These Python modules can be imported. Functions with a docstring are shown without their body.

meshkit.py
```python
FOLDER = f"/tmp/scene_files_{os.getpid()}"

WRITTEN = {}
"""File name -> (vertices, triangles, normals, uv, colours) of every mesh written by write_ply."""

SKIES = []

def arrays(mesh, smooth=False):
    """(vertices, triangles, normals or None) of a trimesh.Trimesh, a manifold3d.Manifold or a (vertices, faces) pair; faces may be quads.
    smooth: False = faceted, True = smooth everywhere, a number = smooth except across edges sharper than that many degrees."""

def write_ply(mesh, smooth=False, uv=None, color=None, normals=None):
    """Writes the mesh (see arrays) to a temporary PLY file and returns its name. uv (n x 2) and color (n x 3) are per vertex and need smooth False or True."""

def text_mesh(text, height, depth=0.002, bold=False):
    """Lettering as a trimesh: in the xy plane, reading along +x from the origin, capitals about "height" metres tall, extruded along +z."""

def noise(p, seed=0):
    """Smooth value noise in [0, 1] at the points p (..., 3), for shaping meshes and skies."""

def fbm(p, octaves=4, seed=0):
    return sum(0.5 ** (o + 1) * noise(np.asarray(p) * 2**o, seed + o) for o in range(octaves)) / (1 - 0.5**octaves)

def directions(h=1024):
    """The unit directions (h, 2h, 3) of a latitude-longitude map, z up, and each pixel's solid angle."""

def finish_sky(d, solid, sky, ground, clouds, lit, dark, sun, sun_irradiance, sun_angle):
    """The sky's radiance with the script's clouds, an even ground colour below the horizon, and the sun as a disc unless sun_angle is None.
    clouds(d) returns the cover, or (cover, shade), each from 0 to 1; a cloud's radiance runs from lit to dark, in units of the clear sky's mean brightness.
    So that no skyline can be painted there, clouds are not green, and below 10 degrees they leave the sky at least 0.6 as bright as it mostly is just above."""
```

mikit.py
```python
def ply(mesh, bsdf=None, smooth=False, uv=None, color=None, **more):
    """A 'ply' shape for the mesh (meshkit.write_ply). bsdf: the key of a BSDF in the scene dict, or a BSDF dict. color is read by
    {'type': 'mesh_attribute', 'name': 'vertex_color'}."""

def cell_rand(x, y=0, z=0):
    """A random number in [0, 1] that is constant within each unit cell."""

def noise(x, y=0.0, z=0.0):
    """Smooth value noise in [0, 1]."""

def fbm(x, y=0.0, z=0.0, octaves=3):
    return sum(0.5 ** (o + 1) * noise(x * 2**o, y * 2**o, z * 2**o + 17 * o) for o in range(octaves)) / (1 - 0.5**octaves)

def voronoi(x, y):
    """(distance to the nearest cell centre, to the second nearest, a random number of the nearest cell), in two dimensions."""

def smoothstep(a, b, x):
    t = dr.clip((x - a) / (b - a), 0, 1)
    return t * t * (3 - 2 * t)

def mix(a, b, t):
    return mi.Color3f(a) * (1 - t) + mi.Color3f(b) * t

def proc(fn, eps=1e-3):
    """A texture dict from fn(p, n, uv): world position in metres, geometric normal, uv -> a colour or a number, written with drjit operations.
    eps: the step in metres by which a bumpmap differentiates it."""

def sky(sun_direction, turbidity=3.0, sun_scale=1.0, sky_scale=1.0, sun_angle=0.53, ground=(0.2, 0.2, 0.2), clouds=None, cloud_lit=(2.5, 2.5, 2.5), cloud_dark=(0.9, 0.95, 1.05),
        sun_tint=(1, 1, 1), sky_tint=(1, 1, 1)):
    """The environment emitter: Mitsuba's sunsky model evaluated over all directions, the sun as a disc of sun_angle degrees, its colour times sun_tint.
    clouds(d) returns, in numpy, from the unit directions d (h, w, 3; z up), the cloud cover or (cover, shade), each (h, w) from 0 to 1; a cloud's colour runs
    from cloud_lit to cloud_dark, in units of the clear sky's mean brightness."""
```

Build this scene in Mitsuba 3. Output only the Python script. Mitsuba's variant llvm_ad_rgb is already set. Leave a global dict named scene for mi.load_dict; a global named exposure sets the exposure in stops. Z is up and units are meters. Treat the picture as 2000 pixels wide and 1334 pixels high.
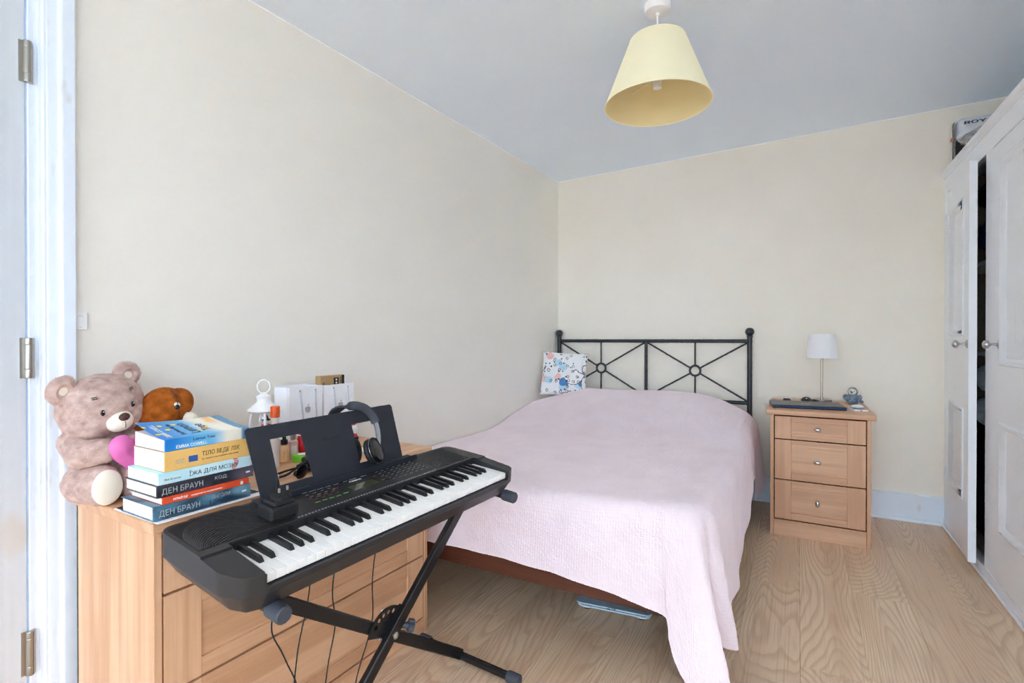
import math, random
import numpy as np, trimesh, manifold3d, shapely
import shapely.geometry as sg
from shapely import affinity
import drjit as dr, mitsuba as mi, mikit, meshkit
from mikit import fbm, noise, voronoi, cell_rand, smoothstep, mix

random.seed(7)
RNG = np.random.default_rng(7)
T = mi.ScalarTransform4f
scene, labels = {}, {}

# ---------------------------------------------------------------- camera, sky, exposure
exposure = 4.36
CAM_YAW, CAM_PITCH, CAM_H = math.radians(29.124), math.radians(-0.279), 1.107
_fw = [-math.sin(CAM_YAW) * math.cos(CAM_PITCH), math.cos(CAM_YAW) * math.cos(CAM_PITCH), math.sin(CAM_PITCH)]
scene['camera'] = {'type': 'perspective', 'fov': 2 * math.degrees(math.atan(1000 / 1001.7)), 'fov_axis': 'x', 'near_clip': 0.02, 'far_clip': 200.0,
                   'to_world': T().look_at(origin=[0, 0, CAM_H], target=[_fw[0], _fw[1], CAM_H + _fw[2]], up=[0, 0, 1])}
# a bright hazy sky outside the window behind the camera; the pale ground outside throws light up to the ceiling
scene['sky'] = mikit.sky([-0.25, -0.75, 0.62], turbidity=7.0, sun_scale=0.0, sky_scale=1.0, ground=(0.70, 0.70, 0.70),
                         clouds=lambda d: np.clip(meshkit.fbm(d * 3.0, 4, 3) * 1.5 - 0.1, 0, 1), cloud_lit=(2.0, 2.0, 2.0), cloud_dark=(1.3, 1.33, 1.4), sky_tint=(0.53, 1.05, 1.72))

# ---------------------------------------------------------------- helpers
def lin(c):
    return [x / 255 / 12.92 if x < 10.3 else ((x / 255 + 0.055) / 1.055) ** 2.4 for x in c]

def rgb(c):
    return {'type': 'rgb', 'value': [float(x) for x in lin(c)]}

def M(name, c, rough=0.5, metallic=0.0, spec=0.5, bump=None, two=True, **kw):
    b = {'type': 'principled', 'base_color': rgb(c) if isinstance(c, (tuple, list)) else c, 'roughness': float(rough), 'metallic': float(metallic)}
    if metallic == 0:
        b['specular'] = float(spec)
    b.update(kw)
    if bump is not None:
        b = {'type': 'bumpmap', 'arbitrary': bump[0], 'scale': float(bump[1]), 'bsdf': b}
    scene[name] = {'type': 'twosided', 'bsdf': b} if two else b
    return name

_used = {}
def numbered(name):
    n = _used.get(name, -1) + 1
    _used[name] = n
    return name if n == 0 else '%s_%03d' % (name, n)

def thing(name, label, cat, group=None):
    k = numbered(name)
    labels[k] = {'label': label, 'category': cat}
    if group:
        labels[k]['group'] = group
    return k

def put(name, mesh, mat, parent=None, smooth=False, label=None, kind=None, uv=None, color=None):
    k = numbered((parent + '__' + name) if parent else name)
    scene[k] = mikit.ply(mesh, mat, smooth, uv=uv, color=color)
    if label or kind:
        d = labels.setdefault(k, {})
        if label:
            d['label'] = label
        if kind:
            d['kind'] = kind
    return k

def one(name, mesh, mat, label, cat, smooth=False, group=None, **kw):
    k = put(name, mesh, mat, None, smooth, **kw)
    labels.setdefault(k, {}).update({'label': label, 'category': cat})
    if group:
        labels[k]['group'] = group
    return k

def tri(v, f):
    return trimesh.Trimesh(np.asarray(v, float), np.asarray(f, int), process=False)

def quadsplit(f):
    f = np.asarray(f, int)
    return np.vstack([f[:, [0, 1, 2]], f[:, [0, 2, 3]]])

def cat(*ms):
    return trimesh.util.concatenate([m for m in ms])

def box(x0, x1, y0, y1, z0, z1, r=0.0015):
    lo, hi = np.array([x0, y0, z0], float), np.array([x1, y1, z1], float)
    r = min(r, *((hi - lo) * 0.45))
    if r <= 0:
        return trimesh.creation.box(bounds=[lo, hi])
    pts = []
    for a in (0, 1):
        for b in (0, 1):
            for c in (0, 1):
                p = np.where([a, b, c], hi, lo)
                s = np.where([a, b, c], -1, 1) * r
                for k in range(3):
                    q = p + s
                    q[k] = p[k]
                    pts.append(q)
    return trimesh.convex.convex_hull(np.array(pts))

def fbox(o, ex, ey, ez, a, r=0.0015):
    """box a=(x0,x1,y0,y1,z0,z1) in the frame o, ex, ey, ez"""
    return framed(box(*a, r=r), o, ex, ey, ez)

def framed(m, o, ex, ey, ez):
    v = np.asarray(m.vertices)
    w = np.asarray(o, float) + v[:, :1] * np.asarray(ex, float) + v[:, 1:2] * np.asarray(ey, float) + v[:, 2:3] * np.asarray(ez, float)
    f = np.asarray(m.faces)
    if np.dot(np.cross(ex, ey), ez) < 0:
        f = f[:, ::-1]
    return tri(w, f)

def rotz(m, deg, about=(0, 0, 0)):
    a = math.radians(deg)
    c, s = math.cos(a), math.sin(a)
    return framed(tri(np.asarray(m.vertices) - about, m.faces), about, (c, s, 0), (-s, c, 0), (0, 0, 1))

def move(m, d):
    return tri(np.asarray(m.vertices) + np.asarray(d, float), m.faces)

def lathe(profile, n=32, center=(0, 0, 0), closed=False):
    """(radius, z) points from bottom to top about a vertical axis"""
    p = np.asarray(profile, float)
    a = np.arange(n) * 2 * np.pi / n
    v = np.stack([p[:, None, 0] * np.cos(a), p[:, None, 0] * np.sin(a), np.repeat(p[:, 1:2], n, 1)], -1).reshape(-1, 3)
    m = len(p)
    f = []
    rows = range(m) if closed else range(m - 1)
    for i in rows:
        i2 = (i + 1) % m
        j = np.arange(n); j2 = (j + 1) % n
        f.append(np.stack([i * n + j, i * n + j2, i2 * n + j2, i2 * n + j], 1))
    f = quadsplit(np.vstack(f))
    t = tri(v, f)
    t.merge_vertices()
    t.update_faces(t.nondegenerate_faces())
    return tri(np.asarray(t.vertices) + np.asarray(center, float), t.faces)

def axis_frame(p0, p1):
    p0, p1 = np.asarray(p0, float), np.asarray(p1, float)
    z = p1 - p0
    L = np.linalg.norm(z)
    z = z / L
    x = np.cross([0, 0, 1.0] if abs(z[2]) < 0.9 else [1.0, 0, 0], z)
    x /= np.linalg.norm(x)
    return p0, x, np.cross(z, x), z, L

def rod(p0, p1, r, n=16, r2=None):
    o, x, y, z, L = axis_frame(p0, p1)
    r2 = r if r2 is None else r2
    c = min(r, r2) * 0.12
    return framed(lathe([(0, 0), (r - c, 0), (r, c), (r2, L - c), (r2 - c, L), (0, L)], n), o, x, y, z)

def lathe_axis(profile, p0, p1, n=24):
    o, x, y, z, L = axis_frame(p0, p1)
    return framed(lathe(profile, n), o, x, y, z)

def spline(pts, n=60):
    from scipy.interpolate import CubicSpline
    p = np.asarray(pts, float)
    t = np.r_[0, np.cumsum(np.linalg.norm(np.diff(p, axis=0), axis=1))]
    return CubicSpline(t, p)(np.linspace(0, t[-1], n))

def tube(pts, r, sides=8, caps=True, flat=1.0):
    p = np.asarray(pts, float)
    t = np.gradient(p, axis=0)
    t /= np.linalg.norm(t, axis=1, keepdims=True)
    a = np.cross(t[0], [0, 0, 1.0] if abs(t[0][2]) < 0.9 else [1.0, 0, 0])
    a /= np.linalg.norm(a)
    A = [a]
    for i in range(1, len(p)):
        a = A[-1] - t[i] * (A[-1] @ t[i])
        A.append(a / np.linalg.norm(a))
    A = np.array(A)
    B = np.cross(t, A)
    ang = np.arange(sides) * 2 * np.pi / sides
    rr = np.broadcast_to(r, (len(p),))[:, None, None]
    v = (p[:, None] + rr * (np.cos(ang)[None, :, None] * A[:, None] + flat * np.sin(ang)[None, :, None] * B[:, None])).reshape(-1, 3)
    i, j = np.meshgrid(np.arange(len(p) - 1), np.arange(sides), indexing='ij')
    q = np.stack([i * sides + j, i * sides + (j + 1) % sides, (i + 1) * sides + (j + 1) % sides, (i + 1) * sides + j], -1).reshape(-1, 4)
    f = quadsplit(q)
    if caps:
        n0 = len(v)
        v = np.vstack([v, p[:1], p[-1:]])
        j = np.arange(sides)
        e = (len(p) - 1) * sides
        f = np.vstack([f, np.stack([(j + 1) % sides, j, j * 0 + n0], 1), np.stack([e + j, e + (j + 1) % sides, j * 0 + n0 + 1], 1)])
    return tri(v, f)

def extr(poly, h, z0=0.0):
    ps = getattr(poly, 'geoms', [poly])
    ms = [trimesh.creation.extrude_polygon(g, h, engine='earcut') for g in ps if g.area > 1e-9]
    return move(cat(*ms), (0, 0, z0))

def rrect(x0, x1, y0, y1, r, n=8):
    return sg.box(x0 + r, y0 + r, x1 - r, y1 - r).buffer(r, quad_segs=n)

def man(m):
    return manifold3d.Manifold(manifold3d.Mesh(np.asarray(m.vertices, np.float32), np.asarray(m.faces, np.uint32)))

def unman(M_):
    m = M_.to_mesh()
    return tri(m.vert_properties[:, :3], m.tri_verts)

def mextr(poly, h, z0=0.0, top_scale=None):
    ps = getattr(poly, 'geoms', [poly])
    out = manifold3d.Manifold()
    for g in ps:
        rings = [np.asarray(g.exterior.coords)[:-1]] + [np.asarray(r.coords)[:-1] for r in g.interiors]
        cs = manifold3d.CrossSection([r.astype(np.float64) for r in rings], manifold3d.FillRule.EvenOdd)
        out = out + cs.extrude(h)
    return out.translate((0, 0, z0))

def ellipsoid(c, r, rot=None, n=3):
    s = trimesh.creation.icosphere(subdivisions=n)
    v = np.asarray(s.vertices) * np.asarray(r, float)
    if rot is not None:
        v = v @ np.asarray(rot, float).T
    return tri(v + np.asarray(c, float), s.faces)

def R(ax, deg):
    a = math.radians(deg)
    c, s = math.cos(a), math.sin(a)
    return np.array({'x': [[1, 0, 0], [0, c, -s], [0, s, c]], 'y': [[c, 0, s], [0, 1, 0], [-s, 0, c]], 'z': [[c, -s, 0], [s, c, 0], [0, 0, 1]]}[ax])

def text(s, height, o, ex, ey, depth=0.0004, bold=False, width=None, align='left'):
    m = meshkit.text_mesh(s, height, depth, bold)
    v = np.array(m.vertices)
    w = v[:, 0].max() - v[:, 0].min()
    k = 1.0 if width is None else width / w
    v[:, 0] = (v[:, 0] - v[:, 0].min()) * k
    if align == 'center':
        v[:, 0] -= w * k / 2
    ex, ey = np.asarray(ex, float), np.asarray(ey, float)
    return framed(tri(v, m.faces), o, ex, ey, np.cross(ex, ey))

def grid_mesh(P):
    n, m = P.shape[:2]
    i, j = np.meshgrid(np.arange(n - 1), np.arange(m - 1), indexing='ij')
    q = np.stack([i * m + j, (i + 1) * m + j, (i + 1) * m + j + 1, i * m + j + 1], -1).reshape(-1, 4)
    return P.reshape(-1, 3), quadsplit(q)

def sheet(P, thick):
    """a closed thin solid from a grid of points, thickened along its normals"""
    v, f = grid_mesh(P)
    t = tri(v, f)
    nv = np.array(t.vertex_normals)
    n, m = P.shape[:2]
    b = v - nv * thick
    N = len(v)
    ring = np.r_[np.arange(m), np.arange(1, n) * m + m - 1, (n - 1) * m + np.arange(m - 2, -1, -1), np.arange(n - 2, 0, -1) * m]
    r2 = np.roll(ring, -1)
    side = quadsplit(np.stack([ring, ring + N, r2 + N, r2], 1))
    return tri(np.vstack([v, b]), np.vstack([f, f[:, ::-1] + N, side[:, ::-1]]))

# ---------------------------------------------------------------- materials
def f_wall(p, n, uv):
    t = fbm(p.x * 2.1 + 3, p.y * 2.1, p.z * 2.1, 3)
    s = fbm(p.x * 14, p.y * 14, p.z * 14, 2)
    return mix(lin((240, 234, 219)), lin((245, 239, 227)), dr.clip(t * 1.2 - 0.1 + 0.2 * (s - 0.5), 0, 1))
def f_wallb(p, n, uv):
    return fbm(p.x * 160, p.y * 160, p.z * 160, 2) + 0.6 * noise(p.x * 55, p.y * 55, p.z * 55)
M('mat_wall', mikit.proc(f_wall), 0.55, spec=0.35, bump=(mikit.proc(f_wallb, 0.002), 0.0011))
def f_walls(p, n, uv):
    t = fbm(p.x * 2.1 + 3, p.y * 2.1, p.z * 2.1, 3)
    return mix(lin((236, 232, 222)), lin((241, 238, 229)), t)
M('mat_wall_smooth', mikit.proc(f_walls), 0.34, spec=0.5)
def f_ceil(p, n, uv):
    t = fbm(p.x * 1.3, p.y * 1.3, 0.0, 3)
    return mix(lin((226, 237, 247)), lin((232, 242, 250)), t)
M('mat_ceiling', mikit.proc(f_ceil), 0.6, spec=0.3)
M('mat_white_line', (246, 246, 244), 0.5)
def f_gloss(p, n, uv):
    g = fbm(p.x * 60 + p.y * 60, p.z * 1.6, 2.0, 3)
    d = smoothstep(0.70, 0.86, fbm(p.x * 9 + p.y * 9, p.z * 5, 7.0, 3))
    return mix(mix(lin((212, 219, 226)), lin((203, 209, 215)), g), lin((206, 198, 186)), d * 0.6)
def f_glossb(p, n, uv):
    return fbm(p.x * 240 + p.y * 240, p.z * 5, 1.0, 2)
M('mat_door', mikit.proc(f_gloss), 0.38, spec=0.5, bump=(mikit.proc(f_glossb, 0.002), 0.0006))
def f_trim(p, n, uv):
    d = smoothstep(0.72, 0.84, fbm(p.x * 30 + p.y * 30, p.z * 12, 4.0, 3))
    return mix(lin((226, 236, 247)), lin((206, 206, 204)), d * 0.5)
M('mat_trim', mikit.proc(f_trim), 0.3, spec=0.5)
def f_ward(p, n, uv):
    d = smoothstep(0.74, 0.86, fbm(p.x * 20 + p.y * 22, p.z * 9, 4.0, 3))
    return mix(lin((228, 232, 238)), lin((202, 200, 198)), d * 0.12)
M('mat_wardrobe', mikit.proc(f_ward), 0.33, spec=0.5)
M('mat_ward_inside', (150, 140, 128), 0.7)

def oak_lines(x, y, seed):
    # growth-ring contours drawn out along the board: cathedral arches and fine straight grain
    wob = fbm(x * 10 + seed * 17.3, y * 1.5 + seed * 5.1, seed * 3.7, 3)
    w = fbm(x * 4.6 + seed * 11.3, y * 0.50 + seed * 2.1, seed * 1.7, 2)
    h = w * 60 + wob * 4.5 + x * 20
    g = h - dr.floor(h)
    line = smoothstep(0.0, 0.5, g) * (1 - smoothstep(0.84, 1.0, g))
    pore = smoothstep(0.50, 0.80, fbm(x * 190, y * 5.0, seed + 2, 2))
    return line, pore, wob
PL_W, PL_L = 0.2, 1.29
def plank_cell(x, y):
    i = dr.floor((x - 0.01) / PL_W)
    off = i * 0.47 - dr.floor(i * 0.47)
    j = dr.floor((y - 2.595) / PL_L + off + 0.47)
    return i, j
def f_floor(p, n, uv):
    i, j = plank_cell(p.x, p.y)
    s = cell_rand(i, j, 3) * 40
    line, pore, w = oak_lines(p.x, p.y, s)
    c = mix(lin((204, 172, 142)), lin((228, 202, 172)), 0.25 + 0.75 * line)
    c = mix(c, lin((209, 176, 146)), smoothstep(0.45, 0.7, w) * 0.6)
    c = mix(c, lin((184, 152, 122)), 0.40 * pore)
    return c * (0.93 + 0.14 * cell_rand(i, j, 9))
M('mat_floor', mikit.proc(f_floor), 0.36, spec=0.5)
M('mat_floor_base', (90, 66, 46), 0.7)

def wood(name, axis, a, b, rough=0.42, seed=0.0, k=1.0, spec=0.45):
    def fn(p, n, uv):
        q = {'x': (p.x, p.y + p.z), 'y': (p.y, p.x + p.z), 'z': (p.z, p.x + p.y)}[axis]
        l, c = q
        g1 = fbm(c * 26 * k + seed, l * 1.1 + seed, seed, 3)
        g2 = fbm(c * 210 * k, l * 7.0, seed + 4, 2)
        st = smoothstep(0.35, 0.7, g1)
        return mix(lin(a), lin(b), dr.clip(0.75 * st + 0.45 * (g2 - 0.35), 0, 1))
    M(name, mikit.proc(fn), rough, spec=spec)
BA, BB = (198, 152, 116), (221, 179, 143)
wood('mat_beech_z', 'z', BA, BB, seed=1.0)
wood('mat_beech_y', 'y', BA, BB, seed=2.0)
wood('mat_beech_x', 'x', BA, BB, seed=3.0)
NA, NB = (198, 150, 116), (216, 172, 138)
wood('mat_nbeech_z', 'z', NA, NB, seed=4.0)
wood('mat_nbeech_x', 'x', NA, NB, seed=5.0)
wood('mat_bedwood', 'x', (54, 27, 19), (92, 50, 34), 0.4, 6.0, 0.8)
M('mat_gap', (52, 34, 24), 0.8)

M('mat_iron', (44, 48, 54), 0.38, spec=0.5)
M('mat_leg_metal', (62, 74, 88), 0.4)
M('mat_chrome', (205, 205, 208), 0.12, metallic=1.0)
M('mat_nickel', (196, 188, 178), 0.28, metallic=1.0)
M('mat_steel_worn', (176, 172, 164), 0.3, metallic=1.0)
M('mat_black_plastic', (38, 38, 41), 0.42, spec=0.5)
M('mat_black_panel', (30, 30, 33), 0.5, spec=0.45)
M('mat_black_gloss', (16, 16, 18), 0.12, spec=0.6)
M('mat_black_matte', (24, 24, 26), 0.65)
M('mat_dark', (12, 12, 13), 0.7)
M('mat_music_stand', (38, 41, 50), 0.5, spec=0.45)
M('mat_stand_metal', (20, 20, 23), 0.33, spec=0.5)
M('mat_rubber', (62, 68, 78), 0.6)
M('mat_key_white', (240, 240, 238), 0.25, spec=0.5)
M('mat_key_black', (24, 25, 28), 0.3, spec=0.5)
M('mat_white', (240, 240, 240), 0.45)
M('mat_white_paper', (242, 243, 246), 0.6)
M('mat_grey_print', (168, 172, 178), 0.5)
M('mat_text_white', (236, 236, 236), 0.5)
M('mat_panel_print', (150, 154, 160), 0.5)
M('mat_text_black', (28, 30, 36), 0.5)
M('mat_text_green', (92, 150, 58), 0.5)
M('mat_text_red', (150, 66, 54), 0.5)
M('mat_text_dark', (30, 30, 34), 0.4)
scene['mat_clear'] = {'type': 'thindielectric', 'int_ior': 1.5}

def f_blanket(p, n, uv):
    t = fbm(uv.x * 9, uv.y * 9, 1.0, 3)
    return mix(lin((232, 215, 221)), lin((240, 226, 232)), t)
scene['mat_blanket'] = {'type': 'twosided', 'bsdf': {'type': 'principled', 'base_color': mikit.proc(f_blanket), 'roughness': 0.95, 'specular': 0.1, 'sheen': 0.6}}
M('mat_mattress', (225, 222, 215), 0.9, spec=0.1)

# ---------------------------------------------------------------- the room
WX, DY, RX = -1.738, 3.908, 0.760          # left wall, back wall, front of the built-in wardrobe
REAR, RWALL = -5.2, 1.42                  # wall behind the camera, wall behind the wardrobe
def ceil_z(x, y):
    return 2.408 + (x - WX) * 0.0262 + (max(y, 0.9) - DY) * 0.0264

def struct(k, mesh, mat, smooth=False, **kw):
    k = put(k, mesh, mat, None, smooth, **kw)
    labels.setdefault(k, {})['kind'] = 'structure'
    return k

struct('floor', box(WX - 0.12, RWALL + 0.1, REAR - 0.1, DY + 0.1, -0.08, -0.009, 0), 'mat_floor_base')
xi0, xi1 = math.floor((WX - 0.01) / PL_W), math.floor((RWALL - 0.01) / PL_W)
for i in range(xi0, xi1 + 1):
    off = i * 0.47 - math.floor(i * 0.47)
    for j in range(-8, 6):
        y0 = (j - off - 0.47) * PL_L + 2.595
        a, b = max(y0, REAR), min(y0 + PL_L, DY)
        x0, x1 = max(0.01 + i * PL_W, WX - 0.02), min(0.01 + (i + 1) * PL_W, RWALL)
        if b - a < 0.02 or x1 - x0 < 0.01:
            continue
        put('plank', box(x0 + 0.0003, x1 - 0.0003, a + 0.0003, b - 0.0003, -0.009, 0.0, 0.0006), 'mat_floor', 'floor')

cz = [(x, y, ceil_z(x, y)) for y in (REAR - 0.1, 0.9, DY + 0.1) for x in (WX - 0.1, RWALL + 0.1)]
cv = cz + [(x, y, z + 0.1) for x, y, z in cz]
q = [[0, 2, 3, 1], [2, 4, 5, 3], [6, 7, 9, 8], [8, 9, 11, 10], [0, 1, 7, 6], [5, 4, 10, 11], [0, 6, 8, 2], [2, 8, 10, 4], [1, 3, 9, 7], [3, 5, 11, 9]]
struct('ceiling', tri(cv, quadsplit(q)), 'mat_ceiling')

# left wall with the doorway (the door's hinge side is at y = 0.55)
D0, D1, DH = -0.225, 0.549, 2.005
struct('wall_left', cat(box(WX - 0.1, WX, D1 + 0.02, DY + 0.1, -0.05, 2.52, 0), box(WX - 0.1, WX, REAR - 0.1, D0 - 0.02, -0.05, 2.52, 0), box(WX - 0.1, WX, D0 - 0.02, D1 + 0.02, DH + 0.02, 2.52, 0)), 'mat_wall_smooth')
struct('wall_back', box(WX - 0.1, RWALL + 0.1, DY, DY + 0.1, -0.05, 2.6, 0), 'mat_wall')
V0, V1, VZ0, VZ1 = -3.3, -0.5, 0.75, 2.28        # window in the right wall, beyond the end of the wardrobe
struct('wall_right', cat(box(RWALL, RWALL + 0.1, REAR - 0.1, V0, -0.05, 2.6, 0), box(RWALL, RWALL + 0.1, V1, DY, -0.05, 2.6, 0), box(RWALL, RWALL + 0.1, V0, V1, -0.05, VZ0, 0), box(RWALL, RWALL + 0.1, V0, V1, VZ1, 2.6, 0)), 'mat_wall')
ms = [box(RWALL + 0.03, RWALL + 0.09, V0, V1, VZ0, VZ0 + 0.045), box(RWALL + 0.03, RWALL + 0.09, V0, V1, VZ1 - 0.045, VZ1)] + [box(RWALL + 0.03, RWALL + 0.09, y, y + 0.045, VZ0, VZ1) for y in (V0, -1.9, V1 - 0.045)]
win = struct('window_2', cat(*ms), 'mat_trim')
put('sill', box(RWALL - 0.06, RWALL + 0.1, V0 - 0.05, V1 + 0.05, VZ0 - 0.03, VZ0), 'mat_trim', win)
# rear wall with a wide window
W0, W1, WZ0, WZ1 = -1.60, 1.25, 0.45, 2.28
struct('wall_rear', cat(box(WX - 0.1, RWALL + 0.1, REAR - 0.1, REAR, -0.05, WZ0, 0), box(WX - 0.1, RWALL + 0.1, REAR - 0.1, REAR, WZ1, 2.6, 0), box(WX - 0.1, W0, REAR - 0.1, REAR, WZ0, WZ1, 0), box(W1, RWALL + 0.1, REAR - 0.1, REAR, WZ0, WZ1, 0)), 'mat_wall')
ms = [box(W0, W1, REAR - 0.09, REAR - 0.03, WZ0, WZ0 + 0.045), box(W0, W1, REAR - 0.09, REAR - 0.03, WZ1 - 0.045, WZ1), box(W0, W0 + 0.045, REAR - 0.09, REAR - 0.03, WZ0, WZ1), box(W1 - 0.045, W1, REAR - 0.09, REAR - 0.03, WZ0, WZ1), box(-0.22, -0.18, REAR - 0.09, REAR - 0.03, WZ0, WZ1)]
win = struct('window_1', cat(*ms), 'mat_trim')
put('sill', box(W0 - 0.05, W1 + 0.05, REAR - 0.1, REAR + 0.06, WZ0 - 0.03, WZ0), 'mat_trim', win)

# thin white painted line where walls meet the ceiling
def strip_along(p, q, nrm, h=0.006, t=0.003):
    p, q, nrm = np.array(p, float), np.array(q, float), np.array(nrm, float)
    v = [p, q, q + nrm * t, p + nrm * t]
    v = v + [a - [0, 0, h] for a in v]
    return trimesh.convex.convex_hull(np.array(v))
struct('trim_1', strip_along((WX, D1 + 0.4, ceil_z(WX, D1 + 0.4)), (WX, DY, ceil_z(WX, DY)), (1, 0, 0)), 'mat_white_line')
struct('trim_2', strip_along((WX, DY, ceil_z(WX, DY)), (RWALL, DY, ceil_z(RWALL, DY)), (0, -1, 0)), 'mat_white_line')

# skirting boards
def skirting(k, x0, x1, y):
    prof = sg.Polygon([(0, 0), (-0.030, 0), (-0.030, 0.006), (-0.0275, 0.014), (-0.022, 0.019), (-0.016, 0.021), (-0.016, 0.160), (-0.013, 0.165), (0, 0.165)])
    m = extr(prof, x1 - x0)
    v = np.asarray(m.vertices)
    struct(k, tri(np.stack([x0 + v[:, 2], y + v[:, 0], v[:, 1]], 1), m.faces[:, ::-1]), 'mat_trim')
skirting('baseboard_back', WX, RX + 0.012, DY)
m = box(WX, WX + 0.016, D1 + 0.11, DY - 0.03, 0, 0.165)
struct('baseboard_left', m, 'mat_trim')

# door leaf, jamb and architrave
door = struct('door_1', box(WX - 0.045, WX - 0.002, D0 + 0.003, D1 - 0.003, 0.006, DH, 0.002), 'mat_door')
for z0, z1 in ((1.767, 1.873), (1.006, 1.110), (0.239, 0.352)):
    h = numbered('door_1__hinge')
    kx, ky = WX + 0.006, D1
    prof = [(0, z0), (0.0085, z0), (0.0095, z0 + 0.002), (0.0095, z0 + 0.022), (0.0085, z0 + 0.0235), (0.0095, z0 + 0.025), (0.0095, z1 - 0.019), (0.0085, z1 - 0.0175), (0.0095, z1 - 0.016), (0.0095, z1 - 0.002), (0.0085, z1), (0, z1)]
    scene[h] = mikit.ply(lathe(prof, 20, (kx, ky, 0)), 'mat_steel_worn', 35)
    put('leaf', cat(box(WX - 0.002, WX + 0.0005, ky - 0.016, ky, z0, z1, 0), box(WX - 0.001, WX + 0.0015, ky, ky + 0.012, z0, z1, 0)), 'mat_steel_worn', h)
# jamb: stop and reveal right beside the leaf
struct('trim_3', cat(box(WX - 0.1, WX + 0.001, D1 + 0.001, D1 + 0.021, 0, DH + 0.021), box(WX - 0.1, WX + 0.001, D0 - 0.021, D0 - 0.001, 0, DH + 0.021), box(WX - 0.1, WX + 0.001, D0 - 0.021, D1 + 0.021, DH + 0.001, DH + 0.021)), 'mat_trim')
arch = sg.Polygon([(0, 0), (0.007, 0), (0.008, 0.006), (0.0135, 0.010), (0.0135, 0.014), (0.016, 0.018), (0.017, 0.032), (0.0185, 0.037), (0.0235, 0.041), (0.026, 0.047), (0.026, 0.071), (0.024, 0.0735), (0, 0.0735)])
m = extr(arch, DH + 0.09)
v = np.asarray(m.vertices)
struct('trim_4', tri(np.stack([WX + v[:, 0], D1 + 0.020 + v[:, 1], v[:, 2]], 1), m.faces), 'mat_trim', 30)
struct('trim_5', cat(box(WX, WX + 0.022, D0 - 0.094, D0 - 0.02, 0, DH + 0.09), box(WX, WX + 0.022, D0 - 0.094, D1 + 0.06, DH + 0.022, DH + 0.09)), 'mat_trim')

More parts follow.
